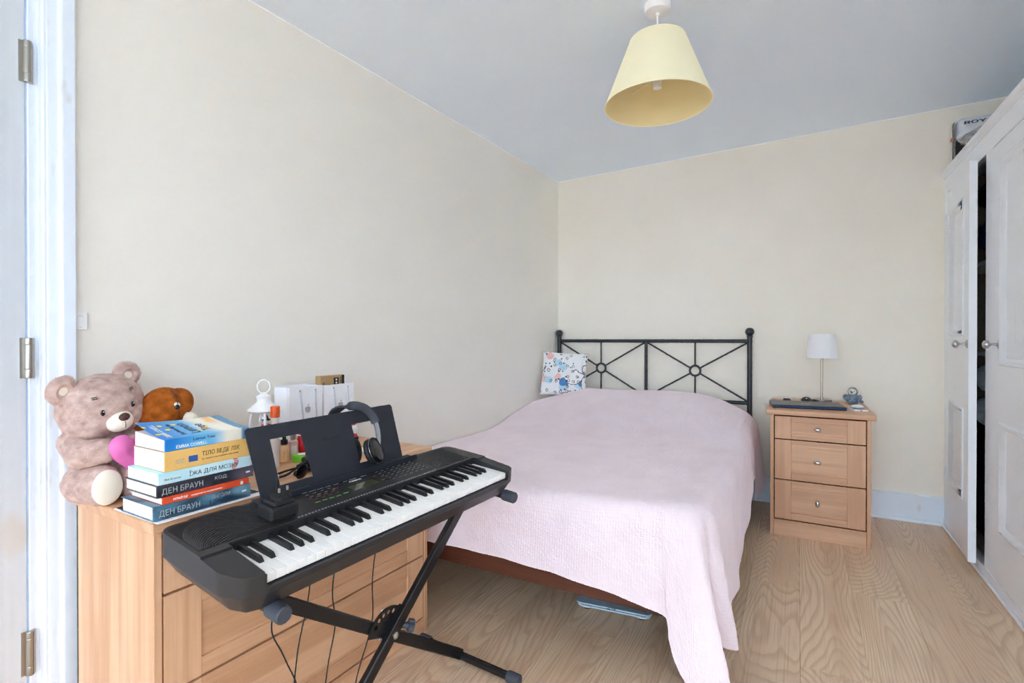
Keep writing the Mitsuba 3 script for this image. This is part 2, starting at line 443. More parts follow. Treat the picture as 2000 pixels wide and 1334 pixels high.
# ---------------------------------------------------------------- built-in wardrobe along the right wall
wd = thing('wardrobe', 'white painted built-in wardrobe along the right wall, one door ajar', 'wardrobe')
TOPZ = 2.085
OPEN0 = 3.152                              # opening of the ajar door: OPEN0 .. 3.83
WY1 = DY
# face frame: stile by the back wall, rail above the doors, stile between the doors, far stiles
frame = cat(box(RX, RX + 0.03, 3.842, WY1, 0.05, TOPZ - 0.02), box(RX, RX + 0.03, 0.95, WY1, 1.962, TOPZ - 0.02),
            box(RX, RX + 0.03, 0.95, 1.70, 0.05, 1.97))
put('face_frame', frame, 'mat_wardrobe', wd)
put('stile', box(RX + 0.001, RX + 0.03, 3.062, 3.150, 0.05, 1.97), 'mat_wardrobe', wd)
put('carcass', cat(box(RX + 0.03, RWALL - 0.005, 3.10, 3.125, 0.06, 2.05, 0), box(RX + 0.03, RWALL - 0.005, WY1 - 0.018, WY1 - 0.001, 0.06, 2.05, 0), box(RWALL - 0.02, RWALL - 0.003, 0.95, WY1, 0.06, 2.05, 0), box(RX + 0.03, RWALL - 0.005, 0.95, WY1, 0.04, 0.06, 0), box(RX, RWALL - 0.003, 0.93, 0.95, 0.0, 2.062, 0)), 'mat_ward_inside', wd)
put('top_board', box(RX, RWALL - 0.002, 0.95, WY1, 2.045, 2.062), 'mat_wardrobe', wd)
put('plinth', cat(box(RX - 0.004, RX + 0.03, 0.95, WY1, 0.0, 0.052, 0.002), box(RX - 0.016, RX - 0.003, 0.95, WY1 - 0.031, 0.0, 0.016, 0.006)), 'mat_wardrobe', wd)
prof = sg.Polygon([(0.0, 0.0), (-0.006, 0.0), (-0.008, 0.006), (-0.018, 0.012), (-0.024, 0.022), (-0.024, 0.032), (-0.018, 0.038), (0.0, 0.042)])
m = extr(prof, WY1 - 0.93)
v = np.asarray(m.vertices)
put('cornice', tri(np.stack([RX + v[:, 0], 0.93 + v[:, 2], 2.052 + v[:, 1]], 1), m.faces[:, ::-1]), 'mat_wardrobe', wd, 40)
for z in (1.48, 1.02):
    put('shelf', box(RX + 0.05, RWALL - 0.03, 3.126, WY1 - 0.02, z, z + 0.02), 'mat_wardrobe', wd)

def panel_door(w, z0, z1, panels, thick=0.030):
    """a door in its own frame: x along its width from the hinge, y out of its face (face at y = 0, back at y = -thick), z up. Returns body, mouldings"""
    holes = [sg.box(a, b, c, d) for a, c, b, d in [(p[0], p[1], p[2], p[3]) for p in panels]]
    outer = sg.box(0.001, z0, w - 0.001, z1)
    face = outer
    for h in panels:
        face = face.difference(sg.box(*h))
    up = lambda m: tri(np.asarray(m.vertices)[:, [0, 2, 1]] * [1, 1, 1], m.faces[:, ::-1])
    body = [up(extr(face, thick, -thick))]
    mould = []
    for h in panels:
        body.append(up(extr(sg.box(*h), 0.010, -0.020)))
        ring = sg.Polygon([(0, 0.004), (0.004, 0.0075), (0.010, 0.0075), (0.014, 0.003), (0.020, 0.001), (0.030, -0.0085), (0.030, -0.012), (0, -0.004)])
        x0, a0, x1, a1 = h
        q = np.asarray(ring.exterior.coords)[:-1]
        V = []
        for cx, cz_, sx, sz in ((x0, a0, 1, 1), (x1, a0, -1, 1), (x1, a1, -1, -1), (x0, a1, 1, -1)):
            V.append(np.stack([cx + sx * (q[:, 0] - 0.006), q[:, 1], cz_ + sz * (q[:, 0] - 0.006)], 1))
        V = np.array(V); k = len(q)
        F = []
        for i in range(4):
            i2 = (i + 1) % 4
            for j in range(k):
                j2 = (j + 1) % k
                F.append([i * k + j, i2 * k + j, i2 * k + j2, i * k + j2])
        mould.append(tri(V.reshape(-1, 3), quadsplit(F)))
    return cat(*body), mould

def knob(parent, base, d):
    base, d = np.asarray(base, float), np.asarray(d, float)
    k = put('knob', lathe_axis([(0, 0), (0.020, 0), (0.021, 0.003), (0.014, 0.006), (0.0065, 0.010), (0.0055, 0.026), (0.009, 0.032), (0.017, 0.036), (0.0195, 0.044), (0.017, 0.051), (0.009, 0.056), (0, 0.057)], base, base + d, 24), 'mat_chrome', parent, 40, label='round chrome knob')
    return k

def hang(name, hinge, dirv, outv, w, z0, z1, panels, knob_at, hinges):
    body, mould = panel_door(w, z0, z1, panels)
    fr = (hinge, dirv, outv, (0, 0, 1))
    d = put(name, framed(body, *fr), 'mat_wardrobe', wd)
    for mm in mould:
        put('panel_moulding', framed(mm, *fr), 'mat_wardrobe', d, 35)
    at = lambda x, y, z: np.asarray(hinge) + np.asarray(dirv) * x + np.asarray(outv) * y + np.array([0, 0, z])
    knob(d, at(knob_at[0], 0, knob_at[1]), outv)
    for z in hinges:
        put('hinge', cat(rod(at(0.006, 0.004, z), at(0.006, 0.004, z + 0.07), 0.004, 10), framed(box(0.006, 0.022, -0.001, 0.002, z, z + 0.07, 0), *fr)), 'mat_wardrobe', d, 30)
th = math.radians(4.6)
hang('door', (RX - 0.002, 3.838, 0), (-math.sin(th), -math.cos(th), 0), (-math.cos(th), math.sin(th), 0), 0.682, 0.055, 1.945,
     [(0.14, 1.13, 0.55, 1.80), (0.14, 0.32, 0.55, 0.76)], (0.645, 1.083), (0.29, 1.76))
for kk, (y_h, w) in enumerate(((2.38, 0.68),)):
    hang('door', (RX - 0.002, y_h, 0), (0, 1, 0), (-1, 0, 0), w, 0.055, 1.955, [(0.13, 1.0, w - 0.135, 1.87), (0.13, 0.283, w - 0.135, 0.742)], (w - 0.112, 1.083), (0.29, 1.76))
hang('door', (RX - 0.002, 2.372, 0), (0, -1, 0), (-1, 0, 0), 0.66, 0.055, 1.955, [(0.13, 1.0, 0.53, 1.87), (0.13, 0.283, 0.53, 0.742)], (0.60, 1.083), (0.29, 1.76))

# ---------------------------------------------------------------- bed
bed = thing('bed', 'black iron double bed with a crossed-bar headboard against the back wall', 'bed')
HX0, HX1, HY = -1.709, -0.288, 3.868
for x, zt in ((HX0, 1.128), (HX1, 1.130)):
    k = put('post', rod((x, HY, 0), (x, HY, zt), 0.0165, 20), 'mat_iron', bed, 35)
    put('finial', cat(ellipsoid((x, HY, zt + 0.026), (0.0285,) * 3, n=3), lathe([(0.0165, zt - 0.012), (0.020, zt - 0.008), (0.020, zt - 0.002), (0.014, zt + 0.002), (0.012, zt + 0.006)], 20, (x, HY, 0))), 'mat_iron', k, 40)
RZ0, RZ1, CX = 0.666, 1.092, 0.5 * (HX0 + HX1)
put('top_rail', rod((HX0, HY, RZ1), (HX1, HY, RZ1), 0.0125, 16), 'mat_iron', bed, 35)
put('lower_rail', rod((HX0, HY, RZ0), (HX1, HY, RZ0), 0.0125, 16), 'mat_iron', bed, 35)
put('centre_post', rod((CX, HY, RZ0), (CX, HY, RZ1), 0.0115, 16), 'mat_iron', bed, 35)
for a, b in ((HX0 + 0.014, CX - 0.01), (CX + 0.01, HX1 - 0.014)):
    cx, cz_ = 0.5 * (a + b), 0.5 * (RZ0 + RZ1)
    ring = tube([(cx + 0.036 * math.cos(t), HY, cz_ + 0.036 * math.sin(t)) for t in np.linspace(0, 2 * math.pi, 41)], 0.0075, 10, caps=False)
    put('ring', ring, 'mat_iron', bed, True)
    for tx, tz in ((a, RZ1 - 0.012), (b, RZ1 - 0.012), (a, RZ0 + 0.012), (b, RZ0 + 0.012), (cx, RZ1 - 0.008), (cx, RZ0 + 0.008)):
        d = np.array([tx - cx, 0, tz - cz_]); d /= np.linalg.norm(d)
        put('bar', rod(np.array([cx, HY, cz_]) + d * 0.037, (tx, HY, tz), 0.0058, 10), 'mat_iron', bed, 35)
FY = 1.70
put('foot_board', box(HX0 + 0.01, HX1 + 0.02, FY - 0.012, FY + 0.012, 0.205, 0.36, 0.004), 'mat_bedwood', bed, label='dark brown wooden foot board')
put('side_board', box(HX1 - 0.005, HX1 + 0.015, FY + 0.013, HY - 0.02, 0.215, 0.36, 0.003), 'mat_bedwood', bed)
put('side_board', box(HX0 - 0.005, HX0 + 0.015, FY + 0.013, HY - 0.02, 0.215, 0.36, 0.003), 'mat_bedwood', bed)
put('slat_base', box(HX0 + 0.02, HX1 - 0.01, FY + 0.02, HY - 0.03, 0.30, 0.335), 'mat_bedwood', bed)
for x in (HX1 - 0.015, HX0 + 0.03):
    k = put('leg', rod((x, FY + 0.035, 0.0), (x, FY + 0.035, 0.30), 0.0185, 20), 'mat_leg_metal', bed, 35, label='dark metal leg at the foot')
put('mattress', box(HX0 + 0.005, HX1 + 0.02, FY + 0.0, HY - 0.02, 0.336, 0.520, 0.03), 'mat_mattress', bed, label='pale mattress')

# pink blanket: a cloth that lies over the mattress and hangs over the foot and the right side
def make_blanket():
    from scipy.interpolate import PchipInterpolator as PC
    X0, X1, Y0, Y1 = WX + 0.006, -0.240, 1.672, 3.835
    XC, YC = -0.40, 1.86                 # the flat top ends here; outside it the cloth goes over the edge
    ST = 0.0095 / 3                      # three grid steps to a cell of the waffle weave
    na, nx, ny = 174, int((XC - X0) / ST) + 1, int((Y1 - YC) / ST) + 1
    def topz(x, y):
        s = np.clip((y - 2.75) / 0.75, 0, 1); s = s * s * (3 - 2 * s)
        side = np.clip((X1 - 0.0 - x) / 0.42, 0, 1); side = side * (2 - side)
        left = 0.45 + 0.55 * np.clip((x - X0) / 0.35, 0, 1)
        z = 0.556 + 0.185 * s * (0.25 + 0.75 * side) * left - 0.05 * np.clip((y - 3.62) / 0.2, 0, 1) ** 2
        z = z - 0.030 * np.clip(1 - (x - X0) / 0.5, 0, 1) * (1 - s) + 0.022 * np.clip((x + 0.9) / 0.6, 0, 1) * np.clip((2.3 - y) / 0.6, 0, 1)
        p = np.stack([x * 3.1, y * 2.3, 0 * x], -1)
        w = meshkit.fbm(p + 5, 3, 5) - 0.5
        r = meshkit.fbm(np.stack([x * 3.0 + y * 1.5, y * 9.0 - x * 3, 0 * x], -1), 2, 11) - 0.5
        return z + 0.016 * w + 0.010 * r
    def path(S, E, H, w, bulge):
        """S, E, H (n, 3) and w (m,) -> (n, m, 3)"""
        dS = S - E; dS = dS / np.maximum(np.linalg.norm(dS, axis=1, keepdims=True), 1e-9)
        dH = H - E; LH = np.linalg.norm(dH, axis=1, keepdims=True); dH = dH / LH
        A = E + dS * 0.065; B = E + dH * 0.085
        out = np.zeros((len(S), len(w), 3))
        for k, t in enumerate(w):
            if t < 0.25:
                out[:, k] = S + (A - S) * (t / 0.25)
                out[:, k, 2] = topz(out[:, k, 0], out[:, k, 1])
            elif t < 0.45:
                u = (t - 0.25) / 0.2
                A2 = A.copy(); A2[:, 2] = topz(A[:, 0], A[:, 1])
                out[:, k] = A2 * (1 - u) ** 2 + 2 * u * (1 - u) * E + B * u * u
            else:
                u = (t - 0.45) / 0.55
                out[:, k] = B + (H - B) * u
                out[:, k, :2] += bulge * math.sin(u * math.pi * 0.5) * 1.0
        return out
    w = np.linspace(0, 1, na + 1)[1:]
    xs, ys = np.linspace(X0, XC, nx), np.linspace(Y1, YC, ny)
    P = np.zeros((ny + na, nx + na, 3)); UV = np.zeros((ny + na, nx + na, 2))
    gx, gy = np.meshgrid(xs, ys)
    P[:ny, :nx, 0], P[:ny, :nx, 1], P[:ny, :nx, 2] = gx, gy, topz(gx, gy)
    # right side
    sy = [YC, 2.05, 2.28, 2.84, 3.20, 3.40, 3.52, 3.62, 3.70, Y1]
    hz = PC(sy, [0.125, 0.112, 0.102, 0.225, 0.30, 0.27, 0.10, 0.17, 0.20, 0.21])(ys); hx = PC(sy, [-0.208, -0.222, -0.212, -0.214, -0.208, -0.222, -0.232, -0.196, -0.186, -0.20])(ys)
    o = 0 * ys
    S = np.stack([o + XC, ys, topz(o + XC, ys)], 1); E = np.stack([o + X1, ys, topz(o + X1, ys)], 1); H = np.stack([hx, ys, hz], 1)
    b = 0.007 * np.sin(ys * 9 + 1) + 0.003 * np.sin(ys * 23)
    fade = np.clip((ys - YC) / 0.15, 0, 1)
    P[:ny, nx:] = path(S, E, H, w, np.stack([b * fade, o], 1))
    # foot
    fx = [X0, -1.30, -0.95, -0.60, XC]
    hz = PC(fx, [0.285, 0.288, 0.287, 0.268, 0.242])(xs); hy = PC(fx, [1.652, 1.648, 1.652, 1.648, 1.640])(xs)
    o = 0 * xs
    S = np.stack([xs, o + YC, topz(xs, o + YC)], 1); E = np.stack([xs, o + Y0, topz(xs, o + Y0)], 1); H = np.stack([xs, hy, hz + 0.0015 * np.sin(xs * 31)], 1)
    b = 0.004 * np.sin(xs * 8 + 1) + 0.002 * np.sin(xs * 19)
    fade = np.clip((XC - xs) / 0.15, 0, 1)
    P[ny:, :nx] = path(S, E, H, w, np.stack([o, -b * fade], 1)).transpose(1, 0, 2)
    # corner, fanned out: q = 0 on the right side, q = 1 at the foot
    cq = [0, 0.14, 0.24, 0.33, 0.42, 0.52, 0.62, 0.74, 0.86, 0.94, 0.965, 1.0]
    chx = PC(cq, [-0.208, -0.172, -0.162, -0.190, -0.235, -0.185, -0.150, -0.215, -0.290, -0.343, -0.352, XC]); chy = PC(cq, [YC, 1.805, 1.770, 1.742, 1.722, 1.640, 1.585, 1.570, 1.590, 1.612, 1.628, 1.640])
    chz = PC(cq, [0.125, 0.122, 0.118, 0.128, 0.14, 0.085, 0.035, 0.018, 0.075, 0.172, 0.232, 0.242])
    i, j = np.meshgrid(np.arange(na), np.arange(na))
    a, bb = w[i], w[j]
    q = np.where(a >= bb, 0.5 * bb / a, 1 - 0.5 * a / bb).ravel(); ww = np.maximum(a, bb).ravel()
    r = 0.09
    t = np.clip(q * 2 - 0.5, 0, 1) * np.pi / 2
    ex = X1 - r + r * np.cos(t) + np.clip(q - 0.75, 0, 1) / 0.25 * (XC - (X1 - r)); ey = Y0 + r - r * np.sin(t) + np.clip(0.25 - q, 0, 1) / 0.25 * (YC - (Y0 + r))
    E = np.stack([ex, ey, topz(ex, ey)], 1); H = np.stack([chx(q), chy(q), chz(q)], 1); S = np.repeat([[XC, YC, float(topz(np.array([XC]), np.array([YC]))[0])]], len(q), 0)
    full = np.zeros((len(q), 3))
    for wv in np.unique(ww):
        m = ww == wv
        full[m] = path(S[m], E[m], H[m], np.array([wv]), 0.0)[:, 0]
    P[ny:, nx:] = full.reshape(na, na, 3)
    ua, va = np.arange(nx + na) * ST, np.arange(ny + na) * ST
    UV[..., 0], UV[..., 1] = np.meshgrid(ua, va)
    nz = meshkit.fbm(P * 26.0, 3, 21) - 0.5
    v, f = grid_mesh(P)
    t = tri(v, f)
    n = np.array(t.vertex_normals)
    s = -1.0 if n[:, 2].mean() < 0 else 1.0
    iu, iv = np.meshgrid(np.arange(nx + na), np.arange(ny + na))
    cell = np.where((iu % 3 == 0) | (iv % 3 == 0), 0.0, 1.0)
    cell = cell * (0.75 + 0.5 * meshkit.noise(np.stack([iu // 3 * 0.9, iv // 3 * 0.9, 0 * iu], -1), 3))
    edge_fuzz = 0.0015 * (meshkit.noise(np.stack([iu * 0.5, iv * 0.5, 0 * iu], -1), 9) - 0.5)
    v = v + n * s * (0.006 * nz + 0.0019 * cell + edge_fuzz).reshape(-1, 1)
    return tri(v, f if s > 0 else f[:, ::-1]), UV.reshape(-1, 2)
_bm, _buv = make_blanket()
one('blanket', _bm, 'mat_blanket', 'pale pink waffle fleece blanket spread over the bed and hanging over its foot', 'blanket', True, uv=_buv)

# ---------------------------------------------------------------- bedside cabinet
def drawer_front(parent, name, o, ex, ez, w, h, stile, rail, mats, gap=0.002, th=0.018, knobs=(), knob_vertical=False):
    """framed drawer front; o = lower left corner of its face, ex along the width, ez up; out of the face = ex x ez"""
    ex, ez = np.asarray(ex, float), np.asarray(ez, float)
    out = np.cross(ex, ez)
    fr = (np.asarray(o, float), ex, out, ez)
    d = put(name, framed(box(stile - 0.002, w - stile + 0.002, -th, -0.006, rail - 0.002, h - rail + 0.002, 0), *fr), mats[0], parent)
    for a in ((gap, stile, gap, h - gap), (w - stile, w - gap, gap, h - gap)):
        put('stile', framed(box(a[0], a[1], -th, 0, a[2], a[3], 0.0012), *fr), mats[1], d)
    for a in ((stile + 0.0004, w - stile - 0.0004, gap, rail), (stile + 0.0004, w - stile - 0.0004, h - rail, h - gap)):
        put('rail', framed(box(a[0], a[1], -th, -0.0006, a[2], a[3], 0.0012), *fr), mats[0], d)
    for kx, kz, ang in knobs:
        c = fr[0] + ex * kx + ez * kz + out * -0.006
        base = lathe([(0, 0), (0.008, 0), (0.006, 0.004), (0.0045, 0.012), (0, 0.012)], 14)
        top = ellipsoid((0, 0, 0.0165), (0.0175, 0.0105, 0.0068), n=2)
        top = tri(np.asarray(top.vertices) @ R('z', ang).T, top.faces)
        put('knob', framed(cat(base, top), c, ex, ez, out), 'mat_chrome', d, 40, label='oval polished metal knob')
    return d

ns = thing('bedside_cabinet', 'beech-effect bedside cabinet with three drawers, right of the bed', 'bedside cabinet')
NX0, NX1, NY0, NY1, NH = -0.135, 0.338, 3.262, 3.885, 0.7074
put('top', box(NX0 - 0.020, NX1 + 0.022, NY0 - 0.022, NY1, NH - 0.026, NH, 0.003), 'mat_nbeech_x', ns)
for x0 in (NX0, NX1 - 0.018):
    put('side_panel', box(x0, x0 + 0.018, NY0, NY1, 0, NH - 0.0265), 'mat_nbeech_z', ns)
put('back_panel', box(NX0 + 0.0185, NX1 - 0.0185, NY1 - 0.01, NY1 - 0.002, 0.005, NH - 0.03), 'mat_gap', ns)
put('carcass', cat(box(NX0 + 0.0185, NX1 - 0.0185, NY0 + 0.028, NY0 + 0.032, 0.01, NH - 0.027, 0), box(NX0 + 0.0185, NX1 - 0.0185, NY0 + 0.032, NY1 - 0.012, 0.088, 0.096, 0)), 'mat_gap', ns)
put('plinth', box(NX0 + 0.0185, NX1 - 0.0185, NY0 + 0.002, NY0 + 0.02, 0, 0.088), 'mat_nbeech_x', ns)
DW = NX1 - NX0 - 0.040
for z0, h, rail, ang in ((0.092, 0.222, 0.040, 90), (0.316, 0.226, 0.040, 0), (0.544, 0.130, 0.033, 0)):
    drawer_front(ns, 'drawer', (NX0 + 0.020, NY0 + 0.004, z0), (1, 0, 0), (0, 0, 1), DW, h, 0.085, rail, ('mat_nbeech_x', 'mat_nbeech_z'), knobs=((DW * 0.5 - 0.005, h * 0.5, ang),))

# ---------------------------------------------------------------- chest of drawers by the left wall
ch = thing('chest_of_drawers', 'wide beech-effect chest of drawers against the left wall, behind the keyboard', 'chest of drawers')
CA = 0.0314
CO, CU, CN = np.array([-1.2142 - (1.5499 - 0.600) * CA, 0.600, 0.0]), np.array([CA, 1.0, 0]) / math.hypot(1, CA), np.array([-1.0, CA, 0]) / math.hypot(1, CA)
CHH, CL, CD = 0.6986, 0.956, 0.420        # height, length, depth; frame: x along the front, y towards the wall, z up
cb = lambda a, r=0.0015: fbox(CO, CU, CN, (0, 0, 1), a, r)
put('top', cb((0, CL, 0, CD, CHH - 0.0265, CHH), 0.003), 'mat_beech_y', ch)
for x0 in (0.010, CL - 0.028):
    put('side_panel', cb((x0, x0 + 0.018, 0.016, CD - 0.004, 0, CHH - 0.027)), 'mat_beech_z', ch)
put('back_panel', cb((0.0285, CL - 0.0285, CD - 0.012, CD - 0.006, 0.01, CHH - 0.03)), 'mat_gap', ch)
put('carcass', cat(cb((0.0285, CL - 0.0285, 0.042, 0.046, 0.01, CHH - 0.027), 0), cb((0.0285, CL - 0.0285, 0.046, CD - 0.014, 0.05, 0.06), 0)), 'mat_gap', ch)
put('plinth', cb((0.0285, CL - 0.0285, 0.018, 0.036, 0, 0.052)), 'mat_beech_y', ch)
CW = CL - 0.060
for z0, h, rail in ((0.056, 0.233, 0.046), (0.291, 0.229, 0.046), (0.522, 0.146, 0.034)):
    drawer_front(ch, 'drawer', CO + CU * 0.030 + CN * 0.018 + np.array([0, 0, z0]), CU, (0, 0, 1), CW, h, 0.086, rail, ('mat_beech_y', 'mat_beech_z'), knobs=((CW - 0.205, h * 0.5, 0), (0.205, h * 0.5, 0)))

# ---------------------------------------------------------------- electronic keyboard
KO, KU, KN, KW = np.array([-0.8757, 0.6163, 0.6619]), np.array([0.0786, 0.9966, 0.0227]), np.array([-0.9928, 0.0762, 0.0920]), np.array([0.0899, -0.0297, 0.9955])
KF = (KO, KU, KN, KW)
kf = lambda m: framed(m, *KF)
def kpt(a, b, c): return KO + KU * a + KN * b + KW * c
kb = thing('keyboard', 'black electronic keyboard with white and black keys on a folding stand', 'keyboard')
SPAN, KD = 0.8037, 0.130
outline = sg.Polygon([(-0.004, -0.012), (-0.042, 0.004), (-0.062, 0.050), (-0.062, 0.296), (0.846, 0.285), (0.846, -0.002), (0.806, -0.010)]).buffer(-0.03).buffer(0.03, quad_segs=8)
outline = outline.union(sg.Polygon([(-0.062, 0.12), (-0.062, 0.23), (-0.001, 0.30), (0.10, 0.30), (0.3, 0.2)])).buffer(-0.02).buffer(0.02)
lower = outline.buffer(-0.026)
solid = mextr(outline, 0.052, -0.032) + manifold3d.Manifold.hull_points(np.vstack([np.c_[np.asarray(outline.convex_hull.exterior.coords), np.full(len(outline.convex_hull.exterior.coords), -0.031)], np.c_[np.asarray(lower.convex_hull.exterior.coords), np.full(len(lower.convex_hull.exterior.coords), -0.073)]]))
# the front of the top slopes down to the keys, the rim is eased, and the key bed is let in
cut = manifold3d.Manifold.hull_points(np.array([(u, n, w) for u in (-0.2, 1.0) for n, w in ((-0.05, 0.0035), (0.115, 0.0165), (0.115, 0.06), (-0.05, 0.06))], float))
solid = solid - cut
bed_cut = man(trimesh.creation.box(bounds=[[-0.0015, -0.05, -0.020], [SPAN + 0.0015, KD + 0.002, 0.06]]))
slip = man(trimesh.creation.box(bounds=[[-0.003, -0.05, -0.013], [SPAN + 0.003, -0.001, 0.06]]))
grille_l = sg.Polygon([(-0.075, 0.142), (0.150, 0.134), (0.156, 0.181), (0.140, 0.30), (-0.075, 0.32)])
grille_r = sg.Polygon([(0.640, 0.146), (0.792, 0.143), (0.806, 0.29), (0.664, 0.29)])
solid = solid - bed_cut - slip
body = unman(solid)
put('body', kf(body), 'mat_black_plastic', kb, 25)
for reg, nm in ((grille_l, 'left'), (grille_r, 'right')):
    reg2 = reg.intersection(outline.buffer(-0.009))
    lines = []
    for k in range(18):                        # bars that run along the keyboard and curve towards the player at one end
        if nm == 'right':
            n0 = 0.274 - 0.0078 * k
            pts = [(0.812, n0 - 0.001), (0.76, n0 + 0.001), (0.715, n0), (0.680, n0 - 0.007), (0.655, n0 - 0.024), (0.638, n0 - 0.052)]
        else:
            n0 = 0.289 - 0.0078 * k
            f_ = 1.0 - 0.025 * k
            pts = [(0.165, n0 - 0.002), (0.11, n0 + 0.001), (0.06, n0), (0.018, n0 - 0.008), (-0.014, n0 - 0.024), (-0.036, n0 - 0.050), (-0.050, n0 - 0.090)]
        l = sg.LineString(spline([(a, b, 0) for a, b in pts], 40)[:, :2]).intersection(reg2)
        lines += [g for g in getattr(l, 'geoms', [l]) if g.geom_type == 'LineString' and g.length > 0.012]
    gp = put('speaker_grille', kf(extr(reg2, 0.0004, 0.0199)), 'mat_dark', kb)
    bars = []
    for l in lines:
        n = max(6, int(l.length / 0.010))
        q = np.array([l.interpolate(t, True).coords[0] for t in np.linspace(0, 1, n)])
        bars.append(tube(np.c_[q, np.full(len(q), 0.0204)], 0.0023, 6, flat=0.7))
    put('grille_bar', kf(cat(*bars)), 'mat_black_plastic', gp, True, kind='stuff')
# keys
WP = SPAN / 36
white_at = [0, 1, 2, 3, 4, 5, 6]
for i in range(36):
    m = box(i * WP + 0.0004, (i + 1) * WP - 0.0004, 0.0, KD, -0.0175, 0.0, 0.0009)
    put('white_key', kf(m), 'mat_key_white', kb)
for o in range(5):
    for a, off in ((1, -0.0012), (2, 0.0012), (4, -0.0016), (5, 0), (6, 0.0016)):
        c = (o * 7 + a) * WP + off
        b0, b1, t0, t1 = 0.0052, 0.0052, 0.0040, 0.0040
        pts = [(c - b0, 0.047, 0.0), (c + b0, 0.047, 0.0), (c - b0, KD + 0.001, 0.0), (c + b0, KD + 0.001, 0.0),
               (c - t0, 0.0525, 0.0085), (c + t0, 0.0525, 0.0085), (c - t0, 0.056, 0.0100), (c + t0, 0.056, 0.0100), (c - t0, KD + 0.001, 0.0112), (c + t0, KD + 0.001, 0.0112)]
        put('black_key', kf(trimesh.convex.convex_hull(np.array(pts))), 'mat_key_black', kb)
put('key_stop', kf(box(0, SPAN, KD + 0.0005, KD + 0.002, -0.019, 0.016, 0)), 'mat_black_matte', kb)
# control panel
cp = put('control_panel', kf(extr(sg.Polygon([(0.158, 0.146), (0.632, 0.146), (0.660, 0.252), (0.150, 0.262)]), 0.0008, 0.0197)), 'mat_black_panel', kb)
put('strip', kf(extr(sg.Polygon([(0.150, 0.1325), (0.636, 0.1325), (0.634, 0.1445), (0.152, 0.1445)]), 0.0010, 0.0190)), 'mat_black_plastic', cp)
rr = random.Random(3)
def marks(items, h=0.0003, z=0.0206):
    ms = []
    for u, n, w, d in items:
        ms.append(box(u, u + w, n - d / 2, n + d / 2, z - 0.0002, z + h, 0))
    return kf(cat(*ms))
strip_marks = []
for k in range(52):
    u = 0.160 + k * 0.0090
    for q in range(2):
        strip_marks.append((u + rr.uniform(0, 0.001), 0.1372 + 0.0026 * q, rr.uniform(0.003, 0.005), 0.0014))
put('percussion_icon', marks(strip_marks, z=0.0201), 'mat_panel_print', cp, kind='stuff')
wm = [(0.248, 0.253, 0.014, 0.002), (0.268, 0.252, 0.020, 0.002), (0.292, 0.251, 0.018, 0.002), (0.315, 0.250, 0.016, 0.002), (0.340, 0.249, 0.016, 0.002), (0.372, 0.2485, 0.012, 0.002), (0.392, 0.2485, 0.024, 0.002), (0.430, 0.2475, 0.020, 0.002)]
for r_, n in enumerate((0.236, 0.222)):
    for c in range(4):
        wm.append((0.246 + 0.022 * c + 0.003 * r_, n, 0.009, 0.0016))
for r_ in range(6):
    for c in range(7):
        wm.append((0.482 + 0.0225 * c + rr.uniform(-0.001, 0.001), 0.246 - 0.0150 * r_, rr.uniform(0.005, 0.011), 0.0013))
put('lettering', marks(wm), 'mat_panel_print', cp, kind='stuff')
put('lettering', marks([(0.240 + 0.0215 * c + 0.004 * (r_ % 2), 0.212 - 0.012 * r_, rr.uniform(0.008, 0.013), 0.0024) for r_ in range(2) for c in range(4)] + [(0.322, 0.226, 0.014, 0.003), (0.452, 0.224, 0.014, 0.002), (0.470, 0.208, 0.012, 0.002)]), 'mat_text_red', cp, kind='stuff')
put('lettering', marks([(0.236 + 0.0195 * c, 0.181 - 0.001 * c, 0.014, 0.0042) for c in range(4)] + [(0.319, 0.180, 0.015, 0.004), (0.452, 0.186, 0.013, 0.002)]), 'mat_text_green', cp, kind='stuff')
btn = []
for r_ in range(5):
    for c in range(7):
        btn.append(box(0.483 + 0.0225 * c, 0.492 + 0.0225 * c, 0.2375 - 0.0150 * r_, 0.2412 - 0.0150 * r_, 0.0200, 0.0225, 0.0008))
for r_ in range(3):
    for c in range(5):
        btn.append(box(0.244 + 0.021 * c, 0.252 + 0.021 * c, 0.2265 - 0.0135 * r_, 0.2300 - 0.0135 * r_, 0.0200, 0.0218, 0.0008))
put('button', kf(cat(*btn)), 'mat_black_gloss', cp, kind='stuff')
put('logo', kf(text('YAMAHA', 0.0062, (0.382, 0.2325, 0.0204), (1, 0, 0), (0, 1, 0), bold=True, width=0.040)), 'mat_text_white', cp, label='white maker lettering')
M('mat_lcd', (58, 66, 44), 0.10, spec=0.6)
put('display', cat(kf(box(0.354, 0.440, 0.176, 0.210, 0.0198, 0.0207, 0.0003))), 'mat_lcd', cp, label='greenish display window')
ring_ = tube([(0.462 + 0.008 * math.cos(t), 0.174 + 0.008 * math.sin(t), 0.0206) for t in np.linspace(0, 2 * math.pi, 25)], 0.0008, 6, caps=False)
put('dial', cat(kf(ring_), kf(lathe([(0, 0.02), (0.006, 0.02), (0.0055, 0.0225), (0, 0.0228)], 20, (0.462, 0.174, 0)))), 'mat_text_green' if False else 'mat_black_gloss', cp, True)
